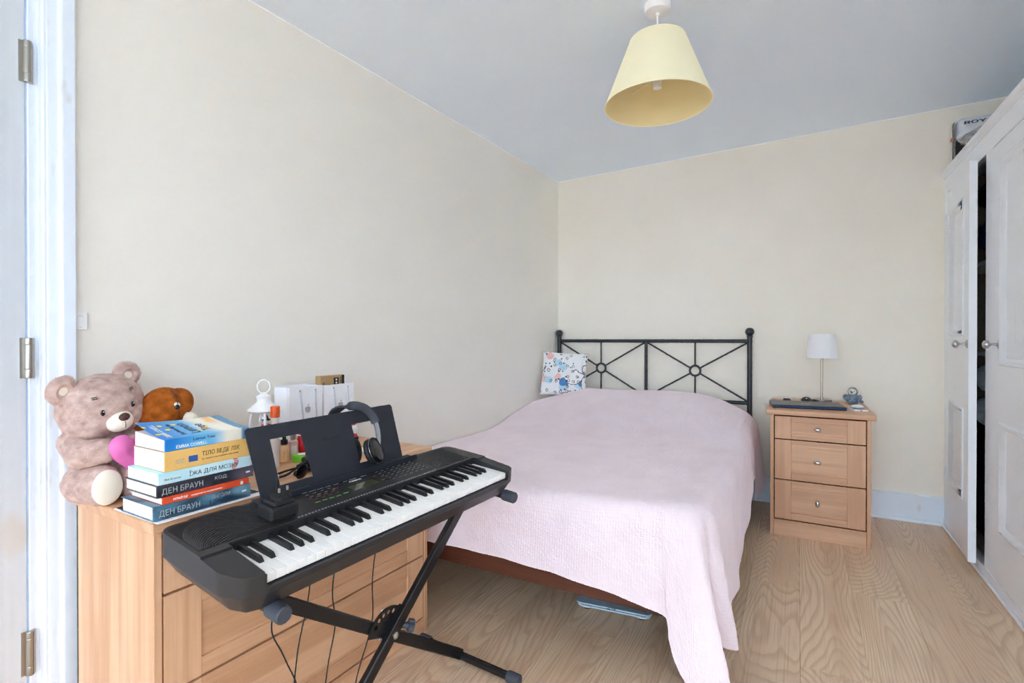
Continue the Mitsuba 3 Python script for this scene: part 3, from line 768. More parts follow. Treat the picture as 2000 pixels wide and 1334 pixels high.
# music rest
SOp = kpt(0.165, 0.290, 0.0205)
a22 = math.radians(22)
SU = KU; SH = KW * math.cos(a22) + KN * math.sin(a22); SNv = np.cross(SU, SH)
sf = lambda m: framed(m, SOp, SU, SH, -np.cross(SU, SH) * -1)
SWID, SHT = 0.470, 0.176
shape = sg.Polygon([(0, 0), (SWID, 0), (SWID + 0.001, SHT - 0.004), (SWID - 0.004, SHT), (-0.006, SHT), (-0.011, SHT - 0.005)])
wl = sg.Polygon([(0.050, 0.021), (0.148, 0.021), (0.136, 0.141), (0.046, 0.141)])
wr = sg.Polygon([(0.304, 0.021), (0.384, 0.021), (0.394, 0.138), (0.302, 0.138)])
rest = put('music_rest', sf(extr(shape.difference(wl).difference(wr), 0.004, -0.004)), 'mat_music_stand', kb)
put('rim', sf(cat(*[extr(sg.LineString([p, q]).buffer(0.0022, cap_style=2), 0.0035, -0.0045) for p, q in zip(list(shape.exterior.coords)[1:-1], list(shape.exterior.coords)[2:])])), 'mat_music_stand', rest)
put('centre_plate', sf(extr(sg.Polygon([(0.1475, 0.020), (0.3045, 0.020), (0.3025, 0.1405), (0.1365, 0.1405)]), 0.0012, -0.0002)), 'mat_music_stand', rest)
put('lettering', sf(text('YAMAHA', 0.009, (0.195, 0.106, 0.0010), (1, 0, 0), (0, 1, 0), 0.0003, True, 0.058)), 'mat_text_dark', rest)
put('ledge', cat(kf(box(0.140, 0.664, 0.256, 0.298, 0.0200, 0.0245, 0.001)), kf(extr(sg.Polygon([(0, 0), (0.524, 0), (0.524, 0.013), (0, 0.013)]), 0.0025)) if False else kf(box(0.140, 0.664, 0.2545, 0.2570, 0.0205, 0.0350, 0.0008))), 'mat_music_stand', rest)

# ---------------------------------------------------------------- folding stand
st = thing('keyboard_stand', 'black folding X-shaped stand holding up the keyboard', 'stand')
J = np.array([-1.000, 1.451, 0.0]); UH = np.array([KU[0], KU[1], 0]); UH /= np.linalg.norm(UH); NHV = np.array([UH[1], -UH[0], 0])
def sp(Y, z, off=0.0):
    return J + UH * ((Y - J[1]) / UH[1]) + np.array([0, 0, z]) + NHV * off
def bar(p, q, off, w, th):
    p, q = sp(*p, off), sp(*q, off)
    d = q - p; L = np.linalg.norm(d); d /= L
    y = np.cross(NHV, d)
    return fbox(p, d, y, NHV, (0, L, -w / 2, w / 2, -th / 2, th / 2), 0.003)
PIV = (1.118, 0.259)
put('leg', bar((0.672, 0.567), (1.451, 0.022), -0.013, 0.034, 0.020), 'mat_stand_metal', st)
put('leg', bar((1.452, 0.572), (0.850, 0.020), 0.013, 0.034, 0.020), 'mat_stand_metal', st)
th = np.radians(np.linspace(20, 168, 30))
disc = sg.Polygon([(0, -0.012)] + [(0.074 * math.cos(t), 0.074 * math.sin(t)) for t in th])
for t in np.radians([70, 88, 106, 124, 142]):
    disc = disc.difference(sg.Point(0.059 * math.cos(t), 0.059 * math.sin(t)).buffer(0.0068))
c0 = sp(PIV[0] - 0.008, PIV[1] + 0.004, 0.001)
put('locking_disc', framed(extr(disc, 0.004, -0.002), c0, UH, (0, 0, 1), NHV), 'mat_stand_metal', st)
dB = np.array([(1.452 - 0.850) / UH[1], 0.572 - 0.02]); dB /= np.linalg.norm(dB)
dBv = UH * dB[0] + np.array([0, 0, dB[1]]); yB = np.cross(NHV, dBv)
put('sleeve', fbox(sp(*PIV), dBv, yB, NHV, (-0.02, 0.075, 0.012, 0.024, -0.004, 0.024), 0.002), 'mat_stand_metal', st)
put('bolt', cat(lathe_axis([(0, 0), (0.010, 0), (0.010, 0.003), (0.007, 0.0055), (0, 0.006)], sp(PIV[0], PIV[1], 0.023), sp(PIV[0], PIV[1], 0.033), 20), rod(sp(PIV[0] - 0.045, PIV[1] + 0.005, 0.0), sp(PIV[0] - 0.045, PIV[1] + 0.005, 0.010), 0.005, 12)), 'mat_chrome', st, 40, label='silver pivot bolt')
kc = sp(1.150, 0.272, 0.014); kd_ = (UH * 0.75 + NHV * 0.55 - np.array([0, 0, 0.25])); kd_ /= np.linalg.norm(kd_)
star = sg.Polygon([((0.0175 + 0.0018 * math.cos(7 * t)) * math.cos(t), (0.0175 + 0.0018 * math.cos(7 * t)) * math.sin(t)) for t in np.linspace(0, 2 * math.pi, 85)[:-1]])
o_, x_, y_, z_, _ = axis_frame(kc, kc + kd_)
put('locking_knob', cat(framed(extr(star, 0.016, 0.020), o_, x_, y_, z_), rod(kc - kd_ * 0.01, kc + kd_ * 0.022, 0.009, 16)), 'mat_rubber', st)
def cap(p, q, r=0.0178):
    return lathe_axis([(0, 0), (r * 0.86, 0), (r, 0.003), (r * 1.02, 0.040), (r * 0.98, 0.044), (0.0, 0.044)], p, q, 28)
for u in (0.030, 0.838):
    a = put('arm', rod(kpt(u, -0.004, -0.0875), kpt(u, 0.262, -0.0875), 0.0135, 20), 'mat_stand_metal', st, 35)
    put('end_cap', cap(kpt(u, -0.020, -0.0875), kpt(u, 0.0, -0.0875)), 'mat_rubber', a, 35)
    put('end_cap', cap(kpt(u, 0.282, -0.0875), kpt(u, 0.26, -0.0875)), 'mat_rubber', a, 35)
for yc, a_, b_ in ((1.451, -0.190, 0.222), (0.850, -0.168, 0.222)):
    p, q = sp(yc, 0.0183) + NHV * a_, sp(yc, 0.0183) + NHV * b_
    f = put('foot', rod(p, q, 0.0125, 20), 'mat_stand_metal', st, 35)
    put('end_cap', cap(p - NHV * 0.008, p), 'mat_rubber', f, 35)
    put('end_cap', cap(q + NHV * 0.008, q), 'mat_rubber', f, 35)

# power adapter lying on the keyboard, plug pins up
ad = thing('power_adapter', 'black three-pin power adapter lying pins up on the keyboard', 'power adapter')
put('case', kf(cat(box(0.101, 0.170, 0.150, 0.208, 0.0212, 0.052, 0.005), box(0.112, 0.166, 0.156, 0.206, 0.050, 0.060, 0.004))), 'mat_black_matte', ad)
put('plug_face', kf(cat(extr(rrect(0.122, 0.164, 0.160, 0.203, 0.014), 0.010, 0.058))), 'mat_black_matte', ad)
for (u, n, m_, l, lab) in ((0.1425, 0.196, 'mat_black_matte', 0.030, 'black earth pin'), (0.132, 0.171, 'mat_chrome', 0.020, 'metal pin'), (0.154, 0.174, 'mat_chrome', 0.020, 'metal pin')):
    k = put('pin', kf(cat(box(u - 0.0028, u + 0.0028, n - 0.002, n + 0.002, 0.067 + (0.010 if 'metal' in lab else 0), 0.068 + l, 0.001))), m_, ad, label=lab)
    if 'metal' in lab:
        put('sleeve', kf(box(u - 0.003, u + 0.003, n - 0.0022, n + 0.0022, 0.067, 0.078, 0.0005)), 'mat_black_matte', k)

# headphones hung over the music rest
hp = thing('headphones', 'black over-ear headphones hung over the right end of the music rest', 'headphones')
def s_(x, y, z): return SOp + SU * x + SH * y + np.cross(SU, SH) * z
arc = spline([s_(0.362, 0.060, 0.030), s_(0.368, 0.100, 0.034), s_(0.362, 0.145, 0.032), s_(0.338, 0.180, 0.022), s_(0.305, 0.194, -0.004), s_(0.283, 0.186, -0.040), s_(0.283, 0.150, -0.064), s_(0.305, 0.085, -0.066)], 60)
def band(pts, w, t, ax):
    pts = np.asarray(pts); tg = np.gradient(pts, axis=0); tg /= np.linalg.norm(tg, axis=1, keepdims=True)
    ax = np.broadcast_to(np.asarray(ax, float), pts.shape); sd = ax - tg * (ax * tg).sum(1, keepdims=True); sd /= np.linalg.norm(sd, axis=1, keepdims=True)
    nn = np.cross(tg, sd)
    w = np.broadcast_to(w, (len(pts),))[:, None]; t = np.broadcast_to(t, (len(pts),))[:, None]
    ang = np.linspace(0, 2 * np.pi, 17)[:-1]
    rings_ = np.stack([pts + sd * w * np.sign(math.cos(a)) * abs(math.cos(a)) ** 0.6 + nn * t * np.sign(math.sin(a)) * abs(math.sin(a)) ** 0.6 for a in ang], 1)
    n, m = rings_.shape[:2]
    i, j = np.meshgrid(np.arange(n - 1), np.arange(m), indexing='ij')
    f = quadsplit(np.stack([i * m + j, (i + 1) * m + j, (i + 1) * m + (j + 1) % m, i * m + (j + 1) % m], -1).reshape(-1, 4))
    v = np.vstack([rings_.reshape(-1, 3), pts[:1], pts[-1:]]); N = n * m
    j = np.arange(m)
    f = np.vstack([f, np.stack([j, (j + 1) % m, j * 0 + N], 1), np.stack([(n - 1) * m + (j + 1) % m, (n - 1) * m + j, j * 0 + N + 1], 1)])
    t_ = tri(v, f); t_.fix_normals(); return tri(t_.vertices, t_.faces)
axb = SU * 0.75 + np.cross(SU, SH) * 0.65
put('headband', band(arc[12:48], 0.0135, 0.0045, axb), 'mat_rubber' if False else 'mat_music_stand', hp, 50)
put('slider', band(arc[:14], 0.0085, 0.0028, axb), 'mat_black_gloss', hp, 50)
put('slider', band(arc[46:], 0.0085, 0.0028, axb), 'mat_black_gloss', hp, 50)
for (x, y, z, sgn) in ((0.343, 0.046, 0.024, 1), (0.325, 0.060, -0.050, -1)):
    c = s_(x, y, z); d = np.cross(SU, SH) * sgn * 0.86 + SU * 0.45 * sgn + SH * 0.1; d /= np.linalg.norm(d)
    cup = put('ear_cup', lathe_axis([(0, 0), (0.034, 0), (0.038, 0.003), (0.039, 0.009), (0.034, 0.016), (0.018, 0.020), (0, 0.021)], c, c + d, 32), 'mat_black_gloss', hp, 40)
    put('ear_cushion', lathe_axis([(0.010, -0.004), (0.016, -0.016), (0.028, -0.0185), (0.037, -0.014), (0.0385, -0.006), (0.034, 0.001), (0.010, 0.001)], c, c + d, 32), 'mat_black_matte', cup, True)
    if sgn > 0:
        put('trim_ring', framed(tube([(0.0375 * math.cos(t), 0.0375 * math.sin(t), 0) for t in np.linspace(0, 2 * math.pi, 41)], 0.0011, 6, caps=False), *(lambda o, x, y, z, L: (o + z * 0.0035, x, y, z))(*axis_frame(c, c + d))), 'mat_chrome', cup, True)

# thin black leads hanging from the keyboard down to the floor
CB = [[(-1.105, 0.800, 0.572), (-1.128, 0.815, 0.43), (-1.130, 0.813, 0.384), (-1.130, 0.833, 0.336), (-1.130, 0.862, 0.268), (-1.130, 0.882, 0.219), (-1.125, 0.900, 0.06), (-1.10, 0.93, 0.004), (-1.02, 0.99, 0.003)],
      [(-1.105, 0.935, 0.575), (-1.130, 0.928, 0.470), (-1.130, 0.917, 0.407), (-1.130, 0.893, 0.324), (-1.131, 0.881, 0.251), (-1.133, 0.876, 0.200), (-1.130, 0.870, 0.06), (-1.11, 0.885, 0.004), (-1.03, 0.93, 0.003)],
      [(-1.100, 1.015, 0.577), (-1.130, 1.012, 0.468), (-1.130, 1.002, 0.382), (-1.130, 1.011, 0.328), (-1.130, 0.988, 0.219), (-1.130, 0.977, 0.163), (-1.125, 0.972, 0.05), (-1.09, 0.985, 0.004), (-1.02, 1.03, 0.003)],
      [(-1.095, 1.175, 0.580), (-1.130, 1.171, 0.465), (-1.130, 1.154, 0.346), (-1.130, 1.154, 0.253), (-1.130, 1.122, 0.176), (-1.130, 1.103, 0.140), (-1.125, 1.080, 0.05), (-1.10, 1.085, 0.004), (-1.04, 1.11, 0.003)]]
for i, (pts, lab) in enumerate(zip(CB, ('thin black lead crossing another below the left end of the keyboard', 'thin black lead hanging second from the left below the keyboard', 'thin black lead hanging in front of the middle of the chest of drawers', 'thin black lead hanging just left of the locking disc of the stand'))):
    one('cable', tube(spline(pts, 90), 0.0017, 7), 'mat_black_matte', lab, 'cable', True, 'leads hanging from the keyboard')

# ---------------------------------------------------------------- plush toys on the chest of drawers
def skin(bones, cell=0.006, smooth_n=12):
    S = manifold3d.Manifold()
    for chain in bones:
        hs = []
        for (p, r), (q, s) in zip(chain[:-1], chain[1:]):
            a = manifold3d.Manifold.sphere(r, 24).translate(tuple(p)); b = manifold3d.Manifold.sphere(s, 24).translate(tuple(q))
            hs.append(manifold3d.Manifold.batch_hull([a, b]))
        for h in hs:
            S = S + h
    m = unman(S.refine_to_length(cell))
    m.merge_vertices()
    trimesh.smoothing.filter_taubin(m, iterations=smooth_n)
    return m
def ellM(c, r, rot=None):
    return man(ellipsoid(c, r, rot, 4))
def blend(ms, cell=0.006, it=14):
    S = manifold3d.Manifold()
    for m in ms:
        S = S + m
    m = unman(S.refine_to_length(cell)); m.merge_vertices()
    trimesh.smoothing.filter_taubin(m, iterations=it)
    return m
def fur(m, n, length, width, seed, flow=(0, 0, -1), lift=0.4, mask=None):
    rng = np.random.default_rng(seed)
    p, fi = trimesh.sample.sample_surface(m, n, seed=seed)
    nr = m.face_normals[fi]
    if mask is not None:
        k = mask(p); p, nr = p[k], nr[k]
    d = np.asarray(flow, float) + 0.7 * rng.normal(size=p.shape)
    w = meshkit.fbm(p * 30, 2, seed)[:, None] - 0.5
    d = d + 2.0 * np.c_[w, np.roll(w, 7), 0 * w]
    d = d - nr * (d * nr).sum(1, keepdims=True); d /= np.linalg.norm(d, axis=1, keepdims=True)
    d = d + nr * (lift + 0.25 * rng.random((len(p), 1))); d /= np.linalg.norm(d, axis=1, keepdims=True)
    s = np.cross(d, nr); s /= np.linalg.norm(s, axis=1, keepdims=True)
    L = length * (0.6 + 0.6 * rng.random((len(p), 1)))
    b = p - nr * 0.001
    V = np.stack([b - s * width, b + s * width, b + d * L], 1).reshape(-1, 3)
    return tri(V, np.arange(len(V)).reshape(-1, 3))

def f_fur(a, b, k):
    def fn(p, n, uv):
        t = fbm(p.x * k, p.y * k, p.z * k, 3)
        return mix(lin(a), lin(b), dr.clip(1.6 * t - 0.3, 0, 1))
    return fn
M('mat_bear_fur', mikit.proc(f_fur((178, 148, 140), (218, 194, 184), 70.0)), 0.95, spec=0.1, sheen=0.5)
M('mat_brown_fur', mikit.proc(f_fur((126, 62, 18), (176, 98, 40), 60.0)), 0.95, spec=0.1, sheen=0.4)
M('mat_cream_plush', (240, 234, 218), 0.9, spec=0.1, sheen=0.4)
M('mat_nose_brown', (82, 50, 44), 0.6)
M('mat_eye_black', (18, 18, 22), 0.15, spec=0.6)
M('mat_pink_satin', (226, 116, 184), 0.42, spec=0.4, sheen=0.3)
M('mat_thread', (60, 56, 62), 0.8)
BP0, BS, BP1 = np.array([-1.378, 0.568, 0.752]), np.array([0.86, 0.86, 0.96]), np.array([-1.472, 0.612, 0.7445])
def bt(m):
    v = (np.asarray(m.vertices) - BP0) * BS + BP1
    v[:, 2] = np.maximum(v[:, 2], BZ + 0.0005)
    return tri(v, m.faces)
def bput(name, m, *a, **k):
    return put(name, bt(m), *a, **k)
BZ = 0.6988
bear = thing('teddy_bear', 'large pinkish beige plush teddy bear holding a pink heart', 'teddy bear')
BZ = 0.6988
HC = np.array([-1.515, 0.610, 0.948]); HR = np.array([0.092, 0.110, 0.084])
HROT = R('z', 4) @ R('x', 11) @ R('y', 6)
def hd(x, y, z): return HC + HROT @ np.array([x, y, z], float)
def on_head(y, z, out=0.0):
    t = max(0.0, 1 - (y / HR[1]) ** 2 - (z / HR[2]) ** 2)
    x = HR[0] * math.sqrt(t)
    n = np.array([x / HR[0] ** 2, y / HR[1] ** 2, z / HR[2] ** 2]); n /= np.linalg.norm(n)
    return hd(x, y, z) + HROT @ n * out, HROT @ n
parts_ = [ellM(HC, HR, HROT), ellM(hd(0.01, 0.045, -0.028), (0.075, 0.060, 0.055), HROT), ellM(hd(0.01, -0.045, -0.028), (0.075, 0.060, 0.055), HROT),
          ellM((-1.525, 0.612, 0.800), (0.070, 0.076, 0.104))]
for sgn in (-1, 1):
    e = hd(-0.012, sgn * 0.086, 0.066)
    ear = ellM(e, (0.020, 0.040, 0.036), HROT @ R('x', sgn * -28)) - ellM(e + HROT @ np.array([0.026, 0.0, -0.002]), (0.020, 0.024, 0.021), HROT @ R('x', sgn * -28))
    parts_.append(ear)
    a = np.array([-1.518, 0.612 + sgn * 0.074, 0.858]); b = np.array([-1.452, 0.612 + sgn * 0.078, 0.834]); c = np.array([-1.405, 0.612 + sgn * 0.040, 0.842])
    for (p, r1), (q, r2) in (((a, 0.034), (b, 0.036)), ((b, 0.036), (c, 0.031))):
        parts_.append(manifold3d.Manifold.batch_hull([manifold3d.Manifold.sphere(r1, 24).translate(tuple(p)), manifold3d.Manifold.sphere(r2, 24).translate(tuple(q))]))
    a = np.array([-1.500, 0.612 + sgn * 0.055, 0.750]); b = np.array([-1.405, 0.612 + sgn * 0.044, 0.753])
    parts_.append(manifold3d.Manifold.batch_hull([manifold3d.Manifold.sphere(0.050, 28).translate(tuple(a)), ellM(b, (0.036, 0.045, 0.052))]))
bm = blend(parts_, 0.0055, 6)
v = np.asarray(bm.vertices)
nb_ = (meshkit.fbm(v * 60, 2, 4) - 0.5)[:, None]
bm = tri(v + bm.vertex_normals * 0.0035 * nb_ * (v[:, 2:3] > BZ + 0.004), bm.faces)
bput('body', bm, 'mat_bear_fur', bear, True)
def no_fur(p):
    k = p[:, 2] > BZ + 0.006
    q = (p - HC) @ HROT
    k &= ~(((q[:, 1]) ** 2 + (q[:, 2] + 0.030) ** 2 < 0.034 ** 2) & (q[:, 0] > 0.03))
    for sgn in (-1, 1):
        k &= ~((p[:, 0] > -1.386) & ((p[:, 1] - 0.612 - sgn * 0.044) ** 2 + (p[:, 2] - 0.753) ** 2 < 0.046 ** 2))
        for yy, zz, rr_ in ((0.040, 0.006, 0.011),):
            k &= ~((np.hypot(q[:, 1] - sgn * yy, q[:, 2] - zz) < rr_) & (q[:, 0] > 0.02))
        k &= ~((np.hypot(q[:, 1] - sgn * 0.086, q[:, 2] - 0.066) < 0.022) & (q[:, 0] > -0.016))
    return k
bput('fur', fur(bm, 60000, 0.0085, 0.00050, 5, mask=no_fur), 'mat_bear_fur', bear, kind='stuff')
muz = ellipsoid(hd(0.082, 0.0, -0.030), (0.032, 0.036, 0.028), HROT, 4)
bput('muzzle', muz, 'mat_cream_plush', bear, True, label='cream plush muzzle')
bput('nose', ellipsoid(hd(0.108, 0.002, -0.015), (0.010, 0.0145, 0.0105), HROT, 3), 'mat_nose_brown', bear, True, label='dark brown nose')
bput('mouth', tube([hd(0.114, 0, -0.026), hd(0.115, 0, -0.034), hd(0.110, 0, -0.045)], 0.0007, 6), 'mat_thread', bear, True)
for sgn in (-1, 1):
    p, n = on_head(sgn * 0.040, 0.006, 0.0015)
    o_, x_, y_, z_, _ = axis_frame(p, p + n)
    e = bput('eye', ellipsoid(p, (0.0035, 0.0058, 0.0078), HROT, 3), 'mat_eye_black', bear, True, label='black eye')
    bput('glint', ellipsoid(p + HROT @ np.array([0.0032, 0.0012, 0.003]), (0.0012, 0.0016, 0.002), HROT, 2), 'mat_white', e, True)
    for k in (0, 1):
        a, _n = on_head(sgn * 0.047 + 0.006, 0.0415 + 0.0035 * k, 0.006); b, _n = on_head(sgn * 0.047 - 0.006, 0.0405 + 0.0035 * k, 0.006)
        bput('eyebrow_stitch', rod(a, b, 0.0011, 8), 'mat_eye_black', bear)
    e = hd(-0.012, sgn * 0.086, 0.066)
    bput('ear_lining', ellipsoid(e + HROT @ np.array([0.002, 0.0, -0.003]), (0.007, 0.022, 0.019), HROT @ R('x', sgn * -28), 3), 'mat_cream_plush', bear, True, label='cream ear lining')
    bput('foot_pad', ellipsoid((-1.378, 0.612 + sgn * 0.044, 0.752), (0.012, 0.038, 0.045), None, 3), 'mat_cream_plush', bear, True, label='white plush sole')
t = np.linspace(0, 2 * np.pi, 80)[:-1]
hx, hy = 16 * np.sin(t) ** 3, 13 * np.cos(t) - 5 * np.cos(2 * t) - 2 * np.cos(3 * t) - np.cos(4 * t)
heart = man(move(extr(sg.Polygon(np.c_[hx, hy] * 0.0039), 0.010), (0, 0, -0.005)))
hm = unman(heart.refine_to_length(0.004)); hm.merge_vertices()
v = np.asarray(hm.vertices)
edge = sg.Polygon(np.c_[hx, hy] * 0.0039).exterior
dist = np.array([edge.distance(sg.Point(x, y)) for x, y in v[:, :2]])
v[:, 2] = np.sign(v[:, 2]) * (0.003 + 0.024 * np.sqrt(np.clip(dist / 0.030, 0, 1)))
hm = tri(v, hm.faces); trimesh.smoothing.filter_taubin(hm, iterations=8)
bput('heart', framed(hm, (-1.385, 0.632, 0.835), (-0.10, 0.995, 0.0), (0.24, 0.02, 0.97), np.cross((-0.10, 0.995, 0.0), (0.24, 0.02, 0.97))), 'mat_pink_satin', bear, True, label='shiny pink stuffed heart')
bput('lettering', cat(text('I LOVE', 0.011, (-1.352, 0.632, 0.838), (-0.10, 0.995, 0), (0.1, 0, 0.99), 0.002, True), text('YOU', 0.011, (-1.352, 0.640, 0.818), (-0.10, 0.995, 0), (0.1, 0, 0.99), 0.002, True)), 'mat_grey_print', bear)

toy = thing('plush_toy', 'brown plush animal toy peeking out behind the stack of books', 'plush toy')
TC = np.array([-1.540, 0.772, 0.905])
tb = blend([ellM(TC, (0.062, 0.058, 0.068), R('x', -12)), ellM((-1.550, 0.785, 0.790), (0.055, 0.056, 0.0905)), ellM(TC + [0.004, 0.034, 0.018], (0.050, 0.036, 0.046), R('x', -25)), ellM(TC + [-0.01, -0.035, -0.03], (0.045, 0.03, 0.05))], 0.006, 8)
v = np.asarray(tb.vertices); v[:, 2] = np.maximum(v[:, 2], BZ + 0.0006)
tb = tri(v, tb.faces)
put('body', tb, 'mat_brown_fur', toy, True)
put('fur', fur(tb, 14000, 0.005, 0.00045, 9, mask=lambda p: p[:, 2] > BZ + 0.006), 'mat_brown_fur', toy, kind='stuff')
put('muzzle', ellipsoid(TC + [0.048, 0.044, -0.020], (0.020, 0.022, 0.017), R('x', -15), 3), 'mat_cream_plush', toy, True, label='cream muzzle')
pe = TC + [0.060, 0.006, 0.016]
e = put('eye', ellipsoid(pe, (0.004, 0.0065, 0.0065), None, 3), 'mat_eye_black', toy, True)
put('eye_patch', ellipsoid(pe + [-0.004, 0.0, 0.004], (0.004, 0.010, 0.009), None, 3), 'mat_cream_plush', toy, True)
put('seam', tube(spline([TC + [0.058, 0.012, -0.03], TC + [0.064, 0.008, 0.0], TC + [0.058, 0.006, 0.035], TC + [0.03, 0.004, 0.062]], 20), 0.0009, 6), 'mat_thread', toy, True)

# ---------------------------------------------------------------- papers and books
PZ = CHH
M('mat_page', mikit.proc(lambda p, n, uv: mix(lin((226, 220, 206)), lin((243, 239, 230)), smoothstep(0.3, 0.6, fbm(p.x * 6 + p.y * 6, 1.0, p.z * 1400, 2)))), 0.8, spec=0.1)
paper = thing('magazine', 'thin white magazine lying under the stack of books', 'magazine')
MO, MU, MN = np.array([-1.2275, 0.604, PZ]), np.array([0.012, 0.9999, 0]), np.array([-0.9999, 0.012, 0])
put('pages', fbox(MO, MU, MN, (0, 0, 1), (0, 0.262, 0, 0.200, 0.0002, 0.0032), 0.0005), 'mat_white_paper', paper)
put('cover', fbox(MO, MU, MN, (0, 0, 1), (0.004, 0.258, 0.022, 0.199, 0.0032, 0.0038), 0.0002), 'mat_black_panel', paper, label='dark printed cover')
def cover_mat(name, fn, rough=0.35):
    M(name, mikit.proc(fn), rough, spec=0.45)
def blotch(a, b, c, k, seed):
    def fn(p, n, uv):
        t = fbm(p.x * k + seed, p.y * k, p.z * k * 2, 3); u = fbm(p.x * k * 0.6, p.y * k * 0.6 + seed, p.z * k, 2)
        return mix(mix(lin(a), lin(b), smoothstep(0.3, 0.7, t)), lin(c), smoothstep(0.5, 0.72, u) * 0.8)
    return fn
cover_mat('mat_cover_angels', blotch((44, 66, 84), (84, 126, 150), (126, 168, 186), 22.0, 1.0))
M('mat_cover_orange', (226, 84, 52), 0.35)
cover_mat('mat_cover_code', blotch((40, 42, 50), (62, 62, 74), (112, 98, 112), 16.0, 5.0))
cover_mat('mat_cover_food', blotch((172, 222, 236), (206, 236, 242), (140, 208, 220), 9.0, 8.0))
M('mat_cover_yellow', (236, 190, 112), 0.4)
M('mat_cover_back_blue', (52, 92, 168), 0.35)
M('mat_text_silver', (178, 182, 184), 0.3)
M('mat_text_navy', (22, 40, 66), 0.4)
M('mat_text_brown', (74, 50, 26), 0.45)
M('mat_pepper', (214, 66, 44), 0.3)
def f_lemon(p, n, uv):
    y = (p.y - 0.60) / 0.26
    t = fbm(p.x * 16, p.y * 16, p.z * 16, 3)
    c = mix(lin((28, 128, 208)), lin((96, 178, 226)), smoothstep(0.1, 0.5, y + 0.3 * (t - 0.5)))
    c = mix(c, lin((240, 236, 220)), smoothstep(0.45, 0.66, y + 0.25 * (t - 0.5)))
    c = mix(c, lin((246, 178, 96)), smoothstep(0.66, 0.74, y) * (1 - smoothstep(0.74, 0.80, y)) * smoothstep(-1.30, -1.36, p.x) * 0.9)
    c = mix(c, lin((96, 142, 176)), smoothstep(0.78, 0.81, y))
    d, d2, w = voronoi(p.x * 34, p.y * 34)
    return mix(c, lin((240, 206, 62)), dr.select((d < 0.20) & (w < 0.30), 1.0, 0.0) * smoothstep(0.8, 0.7, y))
cover_mat('mat_cover_lemon', f_lemon)
def make_book(label, y0, y1, x, z0, z1, depth, cover, rot=0.03, hard=False, back=None):
    b = thing('book', label, 'book', 'books stacked on the chest of drawers')
    o = np.array([x, y0, z0]); ex = np.array([rot, 1, 0]) / math.hypot(1, rot); ey = np.array([-1, rot, 0]) / math.hypot(1, rot)
    L, H, c = y1 - y0, z1 - z0, 0.0018 if hard else 0.0007
    ins = 0.003 if hard else 0.0006
    fr = (o, ex, ey, (0, 0, 1))
    put('pages', framed(box(ins, L - ins, 0.002, depth - ins, c, H - c, 0.0005), *fr), 'mat_page', b)
    k = put('cover', framed(cat(box(0, L, 0.001, depth, 0.0001, c, 0.0003), box(0, L, 0.001, depth, H - c, H - 0.0001, 0.0003)), *fr), cover, b)
    sp_ = [(-0.0015 if hard else 0.0, 0.002), (0.0, 0.0)]
    put('spine', framed(box(0, L, -0.0012, c + 0.0008, 0.0001, H - 0.0001, 0.0008), *fr), cover if back is None else back, b)
    return b, fr, L, H
def spine_text(b, fr, L, H, s, a, z, h, mat, width=None, bold=False, name='title'):
    o, ex, ey, ez = fr
    m = text(s, h, np.asarray(o) + np.asarray(ex) * a + np.array([0, 0, z]) - np.asarray(ey) * 0.0011, ex, (0, 0, 1), 0.0005, bold, width)
    put(name, m, mat, b)
b, fr, L, H = make_book('blue hardback with silver author lettering at the bottom of the book stack', 0.600, 0.826, -1.2400, PZ + 0.0039, PZ + 0.0375, 0.150, 'mat_cover_angels', hard=True)
spine_text(b, fr, L, H, 'ДЕН БРАУН', 0.012, 0.008, 0.0135, 'mat_text_silver', 0.088, name='author')
spine_text(b, fr, L, H, 'ЯНГОЛИ', 0.128, 0.018, 0.0085, 'mat_text_silver', 0.044)
spine_text(b, fr, L, H, 'І ДЕМОНИ', 0.122, 0.006, 0.0085, 'mat_text_navy', 0.058)
put('publisher_mark', fbox(fr[0], fr[1], fr[2], (0, 0, 1), (0.203, 0.215, -0.0016, -0.001, 0.016, 0.020), 0), 'mat_text_white', b)
b, fr, L, H = make_book('thin orange-spined book second from the bottom of the book stack', 0.617, 0.820, -1.2365, PZ + 0.0377, PZ + 0.0530, 0.140, 'mat_cover_orange')
spine_text(b, fr, L, H, 'УКРАЇНЦІ', 0.022, 0.005, 0.005, 'mat_text_white', 0.032, True)
spine_text(b, fr, L, H, 'мандрівка за задоволенням', 0.062, 0.005, 0.0042, 'mat_text_white', 0.072, name='subtitle')
put('publisher_mark', fbox(fr[0], fr[1], fr[2], (0, 0, 1), (0.180, 0.187, -0.0016, -0.001, 0.003, 0.011), 0), 'mat_text_white', b)
b, fr, L, H = make_book('dark purple-grey hardback with silver author lettering in the middle of the book stack', 0.609, 0.836, -1.2425, PZ + 0.0532, PZ + 0.0806, 0.150, 'mat_cover_code', hard=True)
spine_text(b, fr, L, H, 'ДЕН БРАУН', 0.010, 0.006, 0.0130, 'mat_text_silver', 0.090, name='author')
spine_text(b, fr, L, H, 'КОД', 0.128, 0.013, 0.0080, 'mat_text_silver', 0.028)
spine_text(b, fr, L, H, 'ДА ВІНЧІ', 0.122, 0.004, 0.0070, 'mat_text_dark', 0.046)
put('publisher_mark', fbox(fr[0], fr[1], fr[2], (0, 0, 1), (0.206, 0.217, -0.0016, -0.001, 0.012, 0.016), 0), 'mat_text_white', b)
b, fr, L, H = make_book('pale blue paperback with dark navy title lettering in the book stack', 0.612, 0.829, -1.2435, PZ + 0.0808, PZ + 0.1078, 0.142, 'mat_cover_food')
spine_text(b, fr, L, H, 'Ліса Москоні', 0.012, 0.008, 0.0045, 'mat_text_navy', 0.036, name='author')
spine_text(b, fr, L, H, 'ЇЖА ДЛЯ МОЗКУ', 0.066, 0.0075, 0.0100, 'mat_text_navy', 0.118)
